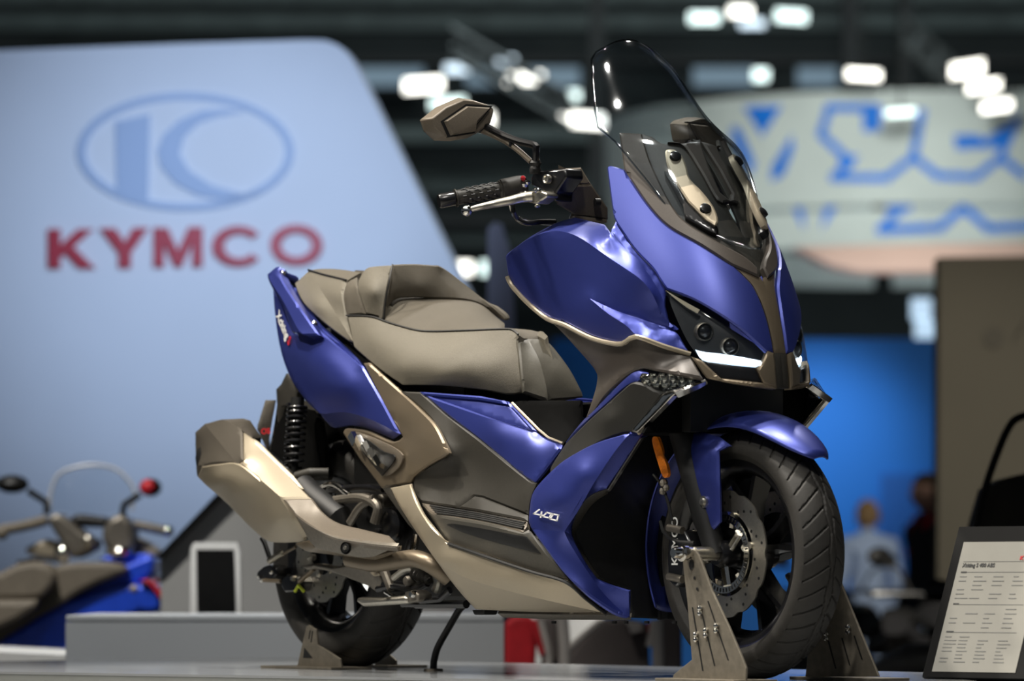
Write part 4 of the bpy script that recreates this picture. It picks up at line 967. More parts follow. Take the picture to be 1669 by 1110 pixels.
# ---- seat
seam = S(k5((430, 340, .150), (550, 345, .148), (640, 375, .144), (760, 408, .138), (850, 416, .125), (1000, 412, .105), (1180, 405, .075), (1235, 408, .064), (1265, 432, .066)))
side = seam + S(k5((1265, 432, .066), (1262, 480, .072), (1275, 560, .078), (1283, 650, .083), (1292, 718, .080))) + S(k5((1292, 718, .080), (1210, 725, .102), (1100, 706, .132), (900, 686, .170), (700, 680, .192))) \
     + S(k5((700, 680, .192), (640, 640, .192), (560, 580, .186), (480, 510, .176), (462, 490, .172))) + L(k5((462, 490, .172), (430, 340, .150)))
panel('seat_side', SC, M['seat'], [(side, k5((560, 450, .176), (800, 540, .184), (1000, 560, .160), (1160, 570, .117), (700, 600, .200), (900, 640, .184)))], .02, .004, False, 8)
so = bpy.data.objects['seat_side']; far = mirror_of(so)
for vx in far.data.vertices:
    k = min(1, max(0, (vx.co.x + .22)/.30)); vx.co.y *= 1 - .8*k*k*(3 - 2*k)
bd = S(k5((1310, 448, .022), (1345, 510, .030), (1372, 570, .037), (1398, 670, .044), (1412, 752, .046)))
nb = L(k5((1268, 470, .068), (1310, 448, .022))) + bd + L(k5((1412, 752, .046), (1290, 712, .092))) + S(k5((1290, 712, .092), (1283, 650, .092), (1275, 560, .083), (1268, 470, .068)))
nf = bd[::-1] + L(k5((1310, 448, .022), (1395, 450, -.044))) + S(k5((1395, 450, -.044), (1440, 492, -.058), (1520, 600, -.070), (1578, 712, -.080), (1580, 740, -.080))) + L(k5((1580, 740, -.080), (1412, 752, .046)))
panel('seat_nose', SC, M['seatnose'], [(nb, []), (nf, k5((1450, 600, -.012)))], .012, .003, False, 7)
st_ = seam[6:] + L(k5((1265, 432, .104), (1270, 446, .066), (1312, 450, .022), (1395, 452, -.044))) + S(k5((1395, 452, -.044), (1380, 425, -.044), (1330, 408, -.04), (1200, 396, -.05))) + L(k5((1200, 396, -.05), (1200, 375, -.13))) \
    + S(k5((1200, 375, -.14), (1165, 346, -.134), (1090, 284, -.105), (1000, 256, -.062), (850, 246, .008), (690, 248, .074), (640, 285, .102), (614, 355, .134), (622, 360, .1425)))
panel('seat_top', SC, M['seat2'], [(st_, k5((900, 340, .05), (1000, 380, .06)))], .02, .002, False, 7)
bf = S(k5((655, 92, .108), (760, 88, .06), (880, 96, .0))) + S(k5((880, 96, .0), (925, 120, -.028), (1050, 218, -.088), (1150, 300, -.122), (1200, 345, -.138))) + S(k5((1200, 345, -.138), (1203, 365, -.14), (1165, 355, -.134), (1090, 292, -.098), (1000, 265, -.05), (850, 258, .02), (690, 258, .088), (642, 300, .118), (612, 355, .140))) \
   + S(k5((612, 355, .140), (622, 260, .136), (655, 92, .108)))
panel('backrest_pad', SC, M['seat2'], [(bf, k5((800, 200, .048), (950, 210, -.03)))], .010, .004, False, 7)
bw = S(k5((655, 92, .108), (560, 97, .122), (520, 110, .130), (485, 165, .142), (482, 205, .148), (500, 265, .152), (520, 330, .152))) + L(k5((520, 330, .152), (612, 355, .140))) + S(k5((612, 355, .140), (622, 260, .136), (655, 92, .108)))
panel('backrest_wing', SC, M['seat'], [(bw, k5((560, 220, .158)))], .05, .005, False, 7)
pb = S(k5((430, 340, .150), (418, 290, .146), (414, 235, .140), (432, 178, .122), (480, 150, .105))) + L(k5((480, 150, .105), (484, 205, .142))) + S(k5((484, 205, .142), (500, 265, .148), (520, 332, .150))) + L(k5((520, 332, .150), (430, 340, .150)))
panel('seat_riser', SC, M['seat2'], [pb], .03, .003, False, 7)
pc1 = S(k5((245, 118, .088), (300, 205, .118), (380, 330, .150), (462, 470, .172)))
ps1 = S(k5((175, 182, .105), (200, 160, .098), (245, 118, .088))) + pc1 + L(k5((462, 470, .172), (440, 468, .168))) + S(k5((440, 468, .168), (330, 386, .156), (235, 300, .138), (195, 240, .120), (175, 182, .105)))
ps2 = pc1 + S(k5((462, 470, .172), (436, 370, .152), (424, 300, .146), (414, 235, .138), (430, 168, .112))) + S(k5((430, 168, .112), (380, 155, .104), (310, 138, .096), (245, 118, .088)))
ps3 = S(k5((245, 118, .088), (310, 138, .096), (380, 155, .104), (430, 168, .112))) + L(k5((430, 168, .112), (500, 128, .06))) + S(k5((500, 128, .06), (400, 113, .04), (310, 110, .05), (245, 118, .088)))
panel('pillion_seat', SC, M['seat'], [(ps1, k5((300, 300, .150))), (ps2, k5((380, 250, .140)))], .03, .004, True, 7, None, 20)
panel('pillion_top', SC, M['seat2'], [ps3], .03, .002, True, 6)
for crv, nm in ((seam, 'seat_seam'), (S(k5((245, 118, .089), (310, 138, .098), (380, 155, .106), (430, 168, .114))), 'pillion_seam'), (S(k5((655, 92, .110), (640, 170, .130), (622, 260, .138), (612, 355, .142))), 'backrest_seam')):
    MB().tube([np.array(U(p[0], p[1], p[2] + .0005)) for p in crv], .0022, 6).build(nm, M['black'], SC)
m = MB(); m.box((-.40, 0, .69), (.48, .20, .14)); m.box((-.62, 0, .84), (.28, .15, .12)); m.box((-.86, 0, .90), (.22, .12, .12)); m.box((-.08, 0, .66), (.18, .08, .10)); m.box((-.49, 0, .82), (.12, .18, .12)); m.box((-.56, 0, .73), (.26, .27, .12)); m.build('seat_base_core', M['black'], SC)

# ---- tail
crs = S(k5((300, 822, .178), (370, 812, .188), (440, 812, .195), (560, 850, .204), (690, 918, .202)))
t1 = S(k5((70, 215, .105), (76, 300, .110), (90, 420, .120), (115, 540, .134), (160, 655, .148), (230, 755, .163), (300, 822, .178))) + crs + L(k5((690, 918, .202), (600, 748, .200), (508, 585, .192))) + L(k5((508, 585, .192), (490, 572, .188), (287, 402, .165))) \
   + S(k5((287, 402, .165), (230, 418, .158), (165, 425, .146), (130, 350, .133), (95, 265, .117), (70, 215, .105)))
t2 = crs[::-1] + S(k5((300, 822, .178), (335, 866, .164), (370, 890, .158), (440, 880, .166), (500, 885, .172), (560, 905, .178), (655, 945, .188))) + L(k5((655, 945, .188), (690, 918, .202)))
panel('tail_panel', SC, M['blue'], [(t1, k5((200, 520, .168), (330, 560, .196), (430, 680, .212), (150, 400, .142), (300, 700, .192))), t2], .006, .003)
gr1 = S(e4((185, 175, .135), (260, 330, .148), (400, 550, .165), (560, 780, .180), (715, 1000, .188)))
gf1 = gr1 + L(e4((715, 1000, .188), (490, 1000, .196))) + S(e4((490, 1000, .196), (400, 850, .186), (250, 560, .166), (100, 330, .146), (40, 210, .136))) + S(e4((40, 210, .136), (110, 190, .134), (185, 175, .135)))
gf2 = S(e4((40, 210, .136), (100, 330, .146), (250, 560, .166), (400, 850, .186), (490, 1000, .196))) + L(e4((490, 1000, .196), (355, 965, .178))) + S(e4((355, 965, .178), (260, 700, .158), (120, 440, .136), (50, 300, .128), (35, 240, .130), (40, 210, .136)))
gf3 = S(e4((40, 210, .136), (110, 190, .134), (185, 175, .135))) + L(e4((185, 175, .135), (222, 130, .12), (205, 105, .12), (150, 112, .124), (40, 205, .136)))
panel('grab_rail', SC, M['blue'], [gf1, gf2, gf3], .022, .003, True, 5)
m = MB(); m.tube(P(e4((225, 190, .11), (290, 250, .09), (400, 290, .05))), .011, 10); m.tube(P(e4((340, 400, .125), (320, 430, .10), (420, 440, .08))), .010, 8); both(m.build('rail_mount', M['blue'], SC))
for (x, y, w0, r) in ((648, 862, .166, .010), (245, 205, .118, .008)): MB().ball(U(*e4((x, y, w0))[0]), r, 10).build('rail_bolt', M['chrome'], SC)
tb = L(k5((120, 165, .08), (180, 240, .11), (270, 370, .148), (480, 545, .178), (505, 580, .186), (287, 405, .150), (165, 260, .10)))
panel('tail_inner_panel', SC, M['blue'], [tb + [tb[0]]], .01, .002, True, 6)
a = np.array(U(*k5((90, 345, .1255))[0])); b = np.array(U(*k5((140, 465, .1465))[0]))
text_obj('model_lettering', 'Xciting', .034, a, b - a, U(*k5((120, 345, .135))[0]) - a, M['white'], SC, .0006, .0008, .2, 1.05)
a = np.array(U(*k5((143, 472, .1475))[0])); b = np.array(U(*k5((160, 510, .155))[0]))
text_obj('model_suffix_lettering', 'S', .036, a, b - a, U(*k5((173, 472, .16))[0]) - a, M['red'], SC, .0006, .0008, .2)

# ---- bronze side piece behind the seat, indicator pocket
z1 = L([(591, 592, .191), (600, 591, .192), (655, 640, .196)]) + S([(655, 640, .196), (682, 665, .210), (708, 692, .226), (724, 722, .238), (731, 738, .242)]) + S([(731, 738, .242), (721, 745, .240), (692, 762, .226), (672, 778, .214)]) + L([(672, 778, .214), (668, 787, .212), (621, 796, .200)]) \
   + L([(621, 796, .200), (585, 748, .192), (558, 706, .180)]) + S([(558, 706, .180), (561, 699, .178), (572, 698, .180), (600, 703, .188), (640, 720, .200), (655, 712, .205)]) + L([(655, 712, .205), (621, 652, .198), (591, 592, .191)])
panel('tail_side_piece', SC, M['bronze'], [(z1, [(690, 715, .228), (680, 745, .222), (650, 675, .206), (640, 765, .206)])], .006, .003)
pk = S(e2((20, 95, .1935), (60, 82, .197), (150, 110, .205), (260, 160, .216), (310, 195, .220), (322, 225, .220), (300, 275, .217), (250, 318, .212), (205, 325, .207))) + S(e2((205, 325, .207), (150, 250, .201), (80, 160, .197), (20, 95, .1935)))
panel('indicator_pocket', SC, M['taupe'], [pk], .004, .001, True, 5)
pk2 = S(e2((35, 105, .198), (120, 120, .206), (220, 190, .217), (272, 205, .222), (275, 240, .222), (210, 322, .210))) + S(e2((210, 322, .210), (150, 250, .204), (80, 160, .200), (35, 105, .198)))
panel('indicator_well', SC, M['black'], [pk2], .003, .0, True, 5)
for i, (x, y, r) in enumerate(((55, 118, .013), (90, 140, .014), (128, 175, .015), (165, 210, .017), (205, 245, .019))):
    p = np.array(U(*e2((x, y, .212 + .003*i))[0]))
    MB().box(p, (.030, .012, .020 + .003*i), Matrix.Rotation(.85, 3, 'Y') @ Matrix.Rotation(.3*i, 3, 'X')).build('rear_indicator_cell', M['chrome'], SC, False)
rl = S(e2((38, 100, .214), (120, 150, .222), (215, 215, .232))) + L(e2((215, 215, .232), (205, 275, .230), (165, 262, .222))) + S(e2((165, 262, .222), (100, 190, .214), (38, 100, .214)))
panel('rear_indicator_lens', SC, M['clear'], [rl], .003, .001, True, 5)
# ---- dark side panel, tunnel, foot board
dp = L(k7((130, 46, .196), (225, 50, .196))) + L(k7((225, 50, .196), (340, 150, .203), (480, 257, .210), (600, 357, .216), (690, 428, .222))) + S(k7((690, 428, .222), (705, 437, .224), (722, 440, .226))) + S(k7((722, 440, .226), (700, 490, .232), (688, 540, .236), (686, 578, .238))) \
   + L(k7((686, 578, .238), (492, 502, .222), (455, 497, .220), (385, 547, .232), (228, 522, .226))) + S(k7((228, 522, .226), (200, 490, .214), (192, 440, .207), (190, 412, .207))) + L(k7((190, 412, .207), (345, 318, .226), (335, 275, .224))) + S(k7((335, 275, .224), (285, 185, .214), (215, 110, .202), (130, 46, .196)))
panel('side_panel', SC, M['grey'], [(dp, k7((420, 330, .205), (520, 420, .210), (300, 460, .206), (380, 260, .212)))], .006, .003, True, 8)
b1 = L(k7((238, 60, .199), (480, 80, .185), (600, 97, .176))) + L(k7((600, 97, .176), (705, 218, .182), (498, 150, .196), (238, 60, .199)))
b2 = L(k7((238, 60, .199), (498, 150, .204), (705, 218, .198))) + L(k7((705, 218, .198), (722, 216, .190))) + S(k7((722, 216, .190), (770, 250, .194), (835, 274, .196))) + L(k7((835, 274, .196), (828, 295, .204), (760, 385, .218), (716, 437, .227))) + S(k7((716, 437, .227), (690, 426, .225), (640, 388, .222), (480, 255, .213), (340, 148, .206), (238, 60, .199)))
b3 = L(k7((220, 48, .199), (480, 66, .184), (605, 90, .174), (722, 216, .188), (705, 218, .190), (598, 100, .178), (480, 82, .187), (238, 62, .200), (220, 48, .199)))
panel('tunnel_side', SC, M['blue'], [(b2, k7((560, 240, .216), (680, 330, .220)))], .006, .003)
panel('tunnel_recess', SC, M['blue'], [[(p[0], p[1], p[2] - .006) for p in b1]], .006, .001)
panel('tunnel_edge', SC, M['blue'], [b3], .006, .002, True, 5)
both(MB().tube(P(L(k7((620, 97, .172), (735, 213, .184), (775, 246, .190), (838, 271, .194)), 8)), .003, 6).build('tunnel_trim', M['champagne'], SC))
bx_ = L(k7((600, 88, .09), (700, 85, .08), (915, 85, .03), (930, 175, .03), (835, 275, .12), (770, 248, .12), (722, 212, .11)))
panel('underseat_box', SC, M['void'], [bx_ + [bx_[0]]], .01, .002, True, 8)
wd_ = L(k7((385, 547, .234), (455, 497, .226), (490, 501, .226), (686, 578, .242), (684, 602, .252), (480, 562, .248), (385, 547, .234)))
panel('floor_wedge', SC, M['grey'], [wd_], .01, .003, True, 5)
fb = L(k7((228, 524, .228), (385, 549, .238), (480, 564, .250), (684, 604, .256))) + L(k7((684, 604, .256), (680, 625, .272), (664, 650, .282))) + S(k7((664, 650, .282), (500, 612, .280), (350, 588, .272), (270, 570, .258), (228, 524, .228)))
panel('foot_board', SC, M['taupe'], [fb], .012, .003, True, 5)
for i in range(4):
    t = .2 + .2*i
    def mix(a, b, t): return tuple(np.array(a)*(1-t) + np.array(b)*t)
    pts = [mix((260 + 0*i, 530, .236), (300, 578, .268), t), mix((480, 566, .252), (500, 608, .280), t), mix((680, 606, .258), (664, 645, .282), t)]
    both(MB().tube(P(S(k7(*[(p[0], p[1], p[2] + .001) for p in pts]), 8)), .0026, 6).build('foot_rib', M['black'], SC))
gs = S(k7((228, 540, .232), (275, 575, .260), (350, 592, .276), (500, 616, .284), (664, 655, .286))) + L(k7((664, 655, .286), (690, 640, .274), (700, 650, .273))) + S(k7((700, 650, .273), (745, 712, .268), (802, 785, .256))) + L(k7((802, 785, .256), (862, 862, .236))) + S(k7((862, 862, .236), (700, 820, .262), (520, 760, .268), (345, 702, .258), (285, 620, .248), (228, 540, .232)))
panel('lower_side', SC, M['grey2'], [(gs, k7((500, 680, .272)))], .006, .003, True, 6)
sl = S(k7((335, 622, .268), (365, 618, .272), (520, 645, .280), (680, 674, .280))) + L(k7((680, 674, .280), (742, 747, .268))) + S(k7((742, 747, .268), (640, 722, .272), (520, 690, .275), (410, 655, .272), (335, 622, .268)))
fs_ = tps([tuple(p) for p in gs] + k7((500, 680, .272))); panel('side_slot', SC, M['black'], [sl], .004, .001, True, 5, lambda x, y: float(fs_([(x, y)])[0]) + .002)
bc0 = S(k7((188, 440, .226), (205, 490, .240), (245, 572, .254), (300, 645, .264), (346, 702, .268)))
bc1 = S(k7((178, 452, .236), (210, 540, .256), (270, 635, .270), (346, 702, .268)))
blow = S(k7((290, 780, .262), (420, 850, .268), (560, 895, .264), (760, 945, .242), (1010, 1000, .17)))
by1 = L(k7((92, 462, .222), (188, 440, .226), (178, 452, .236))) + bc1 + S(k7((346, 702, .268), (520, 762, .276), (700, 822, .268), (850, 866, .242))) + S(k7((850, 866, .242), (900, 905, .224), (940, 940, .206), (1028, 1006, .158))) + L(k7((1028, 1006, .158), (1010, 1000, .17))) + blow[::-1] + S(k7((290, 780, .262), (200, 650, .252), (130, 540, .236), (92, 462, .222)))
by2 = blow + L(k7((1010, 1000, .17), (1000, 1006, .15))) + S(k7((1000, 1006, .15), (760, 1003, .19), (600, 998, .205), (460, 990, .212))) + S(k7((460, 990, .212), (400, 925, .236), (340, 850, .252), (290, 780, .262)))
by3 = bc0 + bc1[::-1] + L(k7((178, 452, .236), (188, 440, .226)))
panel('belly_panel', SC, M['champagne'], [(by1, k7((350, 780, .274), (600, 860, .274), (220, 590, .262))), (by2, []), by3], .006, .003, True, 7)
both(MB().tube(P(S(k7((346, 703, .270), (520, 763, .278), (700, 823, .270), (850, 868, .244), (940, 942, .208), (1028, 1008, .160)), 8)), .004, 6).build('belly_seam', M['black'], SC))
bkt = L(k7((60, 464, .212), (92, 462, .218), (130, 540, .230), (200, 650, .246), (170, 620, .236), (60, 464, .212)))
panel('belly_bracket', SC, M['grey'], [bkt], .008, .001, True, 5)

# ---- exhaust
ex1 = S(k6((62, 356, .292), (120, 346, .314), (196, 345, .326), (280, 407, .326), (355, 472, .322))) + L(k6((355, 472, .322), (400, 540, .314), (440, 612, .292), (436, 628, .276))) + S(k6((436, 628, .276), (400, 634, .262), (310, 632, .236), (250, 592, .236), (150, 492, .238), (70, 422, .238), (44, 394, .24))) + L(k6((44, 394, .24), (62, 356, .292)))
ex2 = S(k6((196, 345, .326), (280, 407, .326), (355, 472, .322))) + L(k6((355, 472, .322), (462, 470, .268), (430, 438, .268), (250, 252, .268), (212, 226, .262), (213, 332, .322), (196, 345, .326)))
panel('muffler_shell', SC, M['champagne'], [(ex1, k6((200, 450, .316), (330, 560, .302), (120, 410, .304))), (ex2, [])], .03, .004, False, 6)
c1 = L(k6((37, 232, .245), (72, 200, .25), (190, 344, .325))) + S(k6((190, 344, .325), (120, 344, .314), (62, 354, .292))) + S(k6((62, 354, .292), (44, 392, .24), (38, 310, .232), (37, 232, .245)))
c2_ = L(k6((72, 200, .25), (137, 182, .25), (208, 218, .264), (211, 332, .322), (190, 344, .325), (72, 200, .25)))
c3_ = L(k6((137, 182, .25), (215, 178, .20), (242, 186, .18), (284, 250, .18), (280, 276, .19), (248, 250, .262), (208, 218, .264), (137, 182, .25)))
panel('muffler_end_cap', SC, M['cap'], [c1, c2_, c3_], .03, .003, False, 5)
sh2 = S(k6((246, 254, .272), (268, 264, .268), (330, 325, .266), (395, 388, .262))) + L(k6((395, 388, .262), (432, 436, .262), (332, 436, .298))) + L(k6((332, 436, .298), (262, 372, .306), (246, 254, .272)))
panel('muffler_top_shield', SC, M['champagne'], [sh2], .008, .002, False, 5)
slt = L(k6((261, 380, .312), (326, 436, .303), (316, 440, .308), (262, 402, .315), (261, 380, .312)))
panel('muffler_slot', SC, M['black'], [slt], .004, .0, False, 4)
m = MB(); m.tube([U(*k6((75, 290, .20))[0]), U(*k6((100, 320, .22))[0]), U(*k6((250, 420, .225))[0]), U(*k6((400, 560, .225))[0]), U(*k6((430, 590, .225))[0])], [.02, .045, .055, .05, .03], 16); m.build('muffler_core', M['black'], SC)
crz = S(e3((565, 0, .326), (700, 100, .332), (850, 190, .333), (1000, 255, .330), (1200, 295, .324), (1526, 338, .310), (1700, 350, .300)))
crz = crz[:-1] + [np.array(k6((770, 646, .298))[0])]
hs1 = crz + L([k6((770, 646, .298))[0], k6((778, 640, .292))[0], k6((740, 603, .272))[0]]) + S(k6((740, 603, .272), (650, 581, .276), (560, 558, .282), (505, 522, .286), (462, 470, .290))) + L([k6((462, 470, .290))[0], k6((357, 472, .322))[0], e3((565, 0, .326))[0]])
hs2 = crz[::-1] + S([e3((565, 0, .326))[0], e3((640, 140, .328))[0], e3((720, 290, .322))[0], e3((790, 365, .318))[0]]) + S(e3((790, 365, .318), (900, 400, .314), (1100, 445, .308), (1300, 480, .302), (1450, 470, .298))) + L([e3((1450, 470, .298))[0], k6((770, 646, .298))[0]])
hs3 = S(e3((790, 365, .318), (900, 400, .314), (1100, 445, .308), (1300, 480, .302), (1450, 470, .298))) + L([e3((1450, 470, .298))[0], k6((785, 658, .288))[0]]) + S([k6((785, 658, .288))[0], k6((735, 682, .280))[0], k6((690, 697, .274))[0]]) + S([k6((690, 697, .274))[0], e3((1300, 490, .280))[0], e3((1000, 452, .286))[0], e3((800, 428, .29))[0], e3((680, 405, .292))[0], e3((560, 325, .29))[0]]) + L(e3((560, 325, .29), (690, 300, .306), (790, 365, .318)))
panel('heat_shield', SC, M['taupe'], [hs1], .01, .003, False, 5)
panel('heat_shield_side', SC, M['alloy'], [hs2], .01, .001, False, 5)
panel('heat_shield_edge', SC, M['bronze'], [hs3], .01, .001, False, 5)
p = np.array(U(*e3((1140, 370, .325))[0])); hb = MB().lathe([(.0005, .004), (.010, .004), (.0115, -.002), (.0135, -.002), (.0150, .003)], p, (.35, -1, 0), 22).build('heat_shield_bolt', M['black'], SC)
MB().lathe([(.0005, .007), (.0045, .007), (.0055, .003)], p, (.35, -1, 0), 10).build('bolt_head', M['steel'], hb)
ep = P(S(k6((600, 690, .262), (690, 705, .258), (780, 695, .25), (840, 690, .245), (900, 715, .235), (960, 760, .2)), 8)); MB().tube(ep, .021, 18).build('exhaust_pipe', M['bronze'], SC)
MB().tube(P(k6((430, 425, .20), (470, 470, .20), (560, 540, .19), (590, 600, .17))), [.03, .034, .034, .03], 16).build('exhaust_chamber', M['black'], SC)

# ---- rear mechanics: shocks, swing arm, engine, mudguard, plate, pegs
for s in (1, -1):
    a = np.array(U(*e1((362, 270, .158))[0]))*np.array([1, s, 1]); b = np.array(U(*e1((318, 935, .178))[0]))*np.array([1, s, 1]); d = b - a
    sh = MB().tube([a, a + d*.28, a + d*.30, b], [.017, .017, .012, .012], 14).build('rear_shock', M['black'], SC)
    hx = []; N = np.cross(d, (1, 0, 0)); N /= np.linalg.norm(N); B = np.cross(d, N); B /= np.linalg.norm(B)
    for i in range(260):
        t = i/259; tt = t**1.25; ang = t*2*PI*10.5; hx.append(a + d*(.10 + .84*tt) + .0225*(math.cos(ang)*N + math.sin(ang)*B))
    MB().tube(hx, .0042, 8).build('shock_spring', M['gloss'], sh)
    MB().tube([b + d*.04 + np.array([0, -.035*s, 0]), b + d*.04 + np.array([0, .11*s, 0])], .0145, 14).build('shock_mount', M['grey'], sh)
sa = P(e3((600, 570, .150), (780, 545, .152), (980, 585, .155), (1310, 540, .16), (1440, 575, .158), (1520, 690, .155), (1520, 800, .150), (1460, 860, .150), (1380, 800, .15), (1100, 690, .15), (940, 635, .15), (780, 600, .15), (700, 620, .15)))
both(MB().prism(sa, (0, .035, 0)).build('swing_arm', M['alloy'], SC, True, 32, .005))
m = MB(); m.prism(P(e3((1310, 540, .162), (1430, 550, .162), (1510, 680, .162), (1440, 690, .162))), (0, .03, 0)); m.build('swing_arm_cap', M['champagne'], SC, True, 32, .003)
m = MB()
m.box((-.42, 0, .36), (.50, .26, .18)); m.box((-.20, 0, .34), (.24, .24, .16)); m.box((-.55, .13, .33), (.5, .10, .16)); m.box((-.40, 0, .52), (.5, .18, .18)); m.box((-.10, 0, .24), (.5, .24, .16)); m.build('engine_block', M['black'], SC, False, 30, .02)
for i, (x, y, wv, r, h) in enumerate(((705, 480, .16, .016, .03), (740, 570, .165, .040, .02), (640, 470, .15, .012, .03), (690, 600, .17, .014, .04), (660, 720, .19, .012, .05), (720, 790, .19, .014, .05), (800, 770, .20, .012, .05))):
    p = np.array(U(*k6((x, y, wv))[0])); MB().lathe([(.0005, 0), (r*.8, 0), (r, .004), (r, h)], p, (0, 1, 0), 20).build('engine_cover', M['alloy'] if i % 2 == 0 else M['gloss'], SC)
for (pts, r, mt) in ((((480, 440), (540, 420), (600, 460)), .008, 'chrome'), (((500, 450), (560, 440), (640, 430), (720, 440)), .007, 'gloss'), (((540, 480), (640, 470), (700, 500), (690, 560)), .012, 'alloy'), (((600, 560), (640, 500), (690, 470)), .010, 'alloy'),
                     (((820, 620), (810, 660), (800, 690)), .009, 'gloss'), (((840, 600), (835, 640), (830, 670)), .008, 'chrome'), (((720, 720), (735, 760), (750, 800)), .011, 'alloy'), (((760, 760), (800, 730), (830, 725)), .009, 'steel'),
                     (((830, 740), (850, 760), (870, 740), (890, 770)), .011, 'grey'), (((700, 800), (760, 790), (830, 800), (880, 780)), .008, 'gloss'), (((915, 745), (920, 780), (910, 805)), .012, 'steel'), (((790, 855), (900, 850), (960, 800)), .007, 'gloss'), (((730, 810), (770, 830), (820, 815)), .006, 'chrome')):
    MB().tube(P(S(k6(*[(x, y, .185) for x, y in pts]), 5)), r, 10).build('engine_hose', M[mt], SC)
for k in range(5):
    p = np.array(U(*k6((836 + 13*k, 742 + 5*k, .2))[0])); MB().lathe([(.009, -.004), (.016, 0), (.009, .004)], p, (.9, 0, -.3), 14).build('bellows_ring', M['grey'], SC)
m = MB(); m.prism(P(e2((330, 960, .245), (380, 945, .245), (410, 970, .245), (405, 1010, .245), (350, 1020, .245))), (0, .04, 0)); m.build('peg_bracket', M['alloy'], SC, True, 32, .004)
pg = MB(); pg.prism(P(e2((75, 985, .25), (200, 988, .25), (340, 975, .25), (345, 1022, .25), (220, 1030, .25), (100, 1038, .25), (60, 1010, .25))), (0, .03, 0)); pg.build('pillion_peg', M['steel'], SC, True, 32, .008)
MB().lathe([(.0005, -.006), (.006, -.006), (.009, 0), (.009, .01)], U(*e2((376, 972, .25))[0]), (0, 1, 0), 14).build('peg_bolt', M['chrome'], SC)
m = MB(); m.tube(P(e2((400, 1028, .2), (560, 1026, .2), (673, 1026, .2))), .010, 10); m.tube(P(e2((420, 1010, .22), (530, 1000, .22), (585, 955, .22))), .006, 8); m.build('side_stand', M['gloss'], SC)
# mudguard, plate holder, plate
mg = L(e1((158, 190, .06), (205, 140, .06), (250, 45, .06), (290, 100, .07), (350, 215, .08), (330, 335, .08), (240, 345, .07), (200, 500, .05), (130, 640, .04), (95, 735, .03), (130, 560, .03), (155, 430, .04), (165, 330, .05), (158, 190, .06)))
panel('rear_mudguard', SC, M['grey'], [mg], .02, .003, True, 6)
bkp = L(e1((170, 330, .05), (480, 380, .10), (560, 480, .12), (600, 700, .12), (600, 960, .10), (330, 960, .08), (110, 740, .03), (150, 470, .04), (170, 330, .05)))
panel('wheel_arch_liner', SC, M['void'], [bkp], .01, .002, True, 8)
np_ = L(e1((68, 288, .03), (160, 290, .015), (90, 745, .02), (0, 560, .05), (0, 520, .05), (68, 288, .03)))
plt = panel('number_plate', SC, M['alloy'], [np_], .004, .001, False, 6)
a = np.array(U(*e1((32, 598, .052))[0])); b = np.array(U(*e1((128, 590, .036))[0]))
text_obj('plate_lettering', 'OS', .020, a, b - a, (0, 0, 1), M['red'], plt, .0004, .0006)
ts = MB(); ts.tube(P(e1((355, 985, .178), (480, 950, .165), (640, 950, .13))), .0135, 14); ts.build('shock_lower_bolt', M['grey'], SC)
# rear brake caliper and small brackets by the rear axle
rc = MB().prism(P(e3((400, 720, .13), (470, 660, .13), (560, 690, .13), (600, 760, .13), (560, 860, .13), (440, 870, .13), (400, 790, .13))), (0, .05, 0)).build('rear_brake_caliper', M['gloss'], SC, True, 32, .004)
MB().lathe([(.0005, -.006), (.005, -.006), (.007, 0), (.007, .008)], U(*e3((540, 715, .132))[0]), (0, 1, 0), 14).build('caliper_bolt', M['steel'], rc)
for q, r in ((((610, 750, .132), (775, 605, .138)), .006), (((215, 735, .13), (400, 745, .13)), .005), (((440, 430, .14), (570, 355, .15)), .004)): MB().tube(P(e3(*q)), r, 8).build('caliper_stay', M['bronze'], SC)
MB().tube(P(e3((560, 860, .132), (600, 790, .134), (660, 860, .132))), .004, 8).build('paint_mark', M['yellow'], rc)
m = MB(); hx = []
a = np.array(U(*e3((265, 520, .14))[0])); b = np.array(U(*e3((420, 425, .14))[0])); d = b - a; N = np.cross(d, (0, 1, 0)); N /= np.linalg.norm(N)
for i in range(120):
    t = i/119; hx.append(a + d*t + .007*(math.cos(t*2*PI*11)*N + math.sin(t*2*PI*11)*np.array([0, 1, 0])))
MB().tube(hx, .0018, 5).build('stand_spring', M['steel'], SC)
m = MB(); m.tube(P(e3((185, 260, .15), (215, 310, .15), (270, 470, .145))), .006, 8); m.build('muffler_stay', M['black'], SC)
ln_ = MB(); ln_.prism(P(e3((130, 640, .13), (200, 580, .13), (260, 560, .13), (340, 600, .13), (350, 680, .13), (300, 730, .13), (180, 745, .13), (125, 690, .13))), (0, .05, 0)); ln_.build('axle_adjuster', M['gloss'], SC, True, 32, .004)
for (x, y, r) in ((295, 645, .006), (150, 690, .005), (185, 735, .006)): MB().ball(U(*e3((x, y, .135))[0]), r, 8).build('adjuster_bolt', M['chrome'], SC)
for i, x in enumerate((800, 1060, 1110, 1200, 1320)):
    p = U(*k7((x, 1036, .1))[0]); MB().cyl(p, p + np.array([0, 0, -.006]), .006, 10).build('undertray_bolt', M['black'], SC)
MB().prism(P(k7((445, 988, .15), (500, 990, .15), (495, 1010, .15), (455, 1010, .15))), (0, .04, 0)).build('stand_stop', M['black'], SC, True, 32, .003)
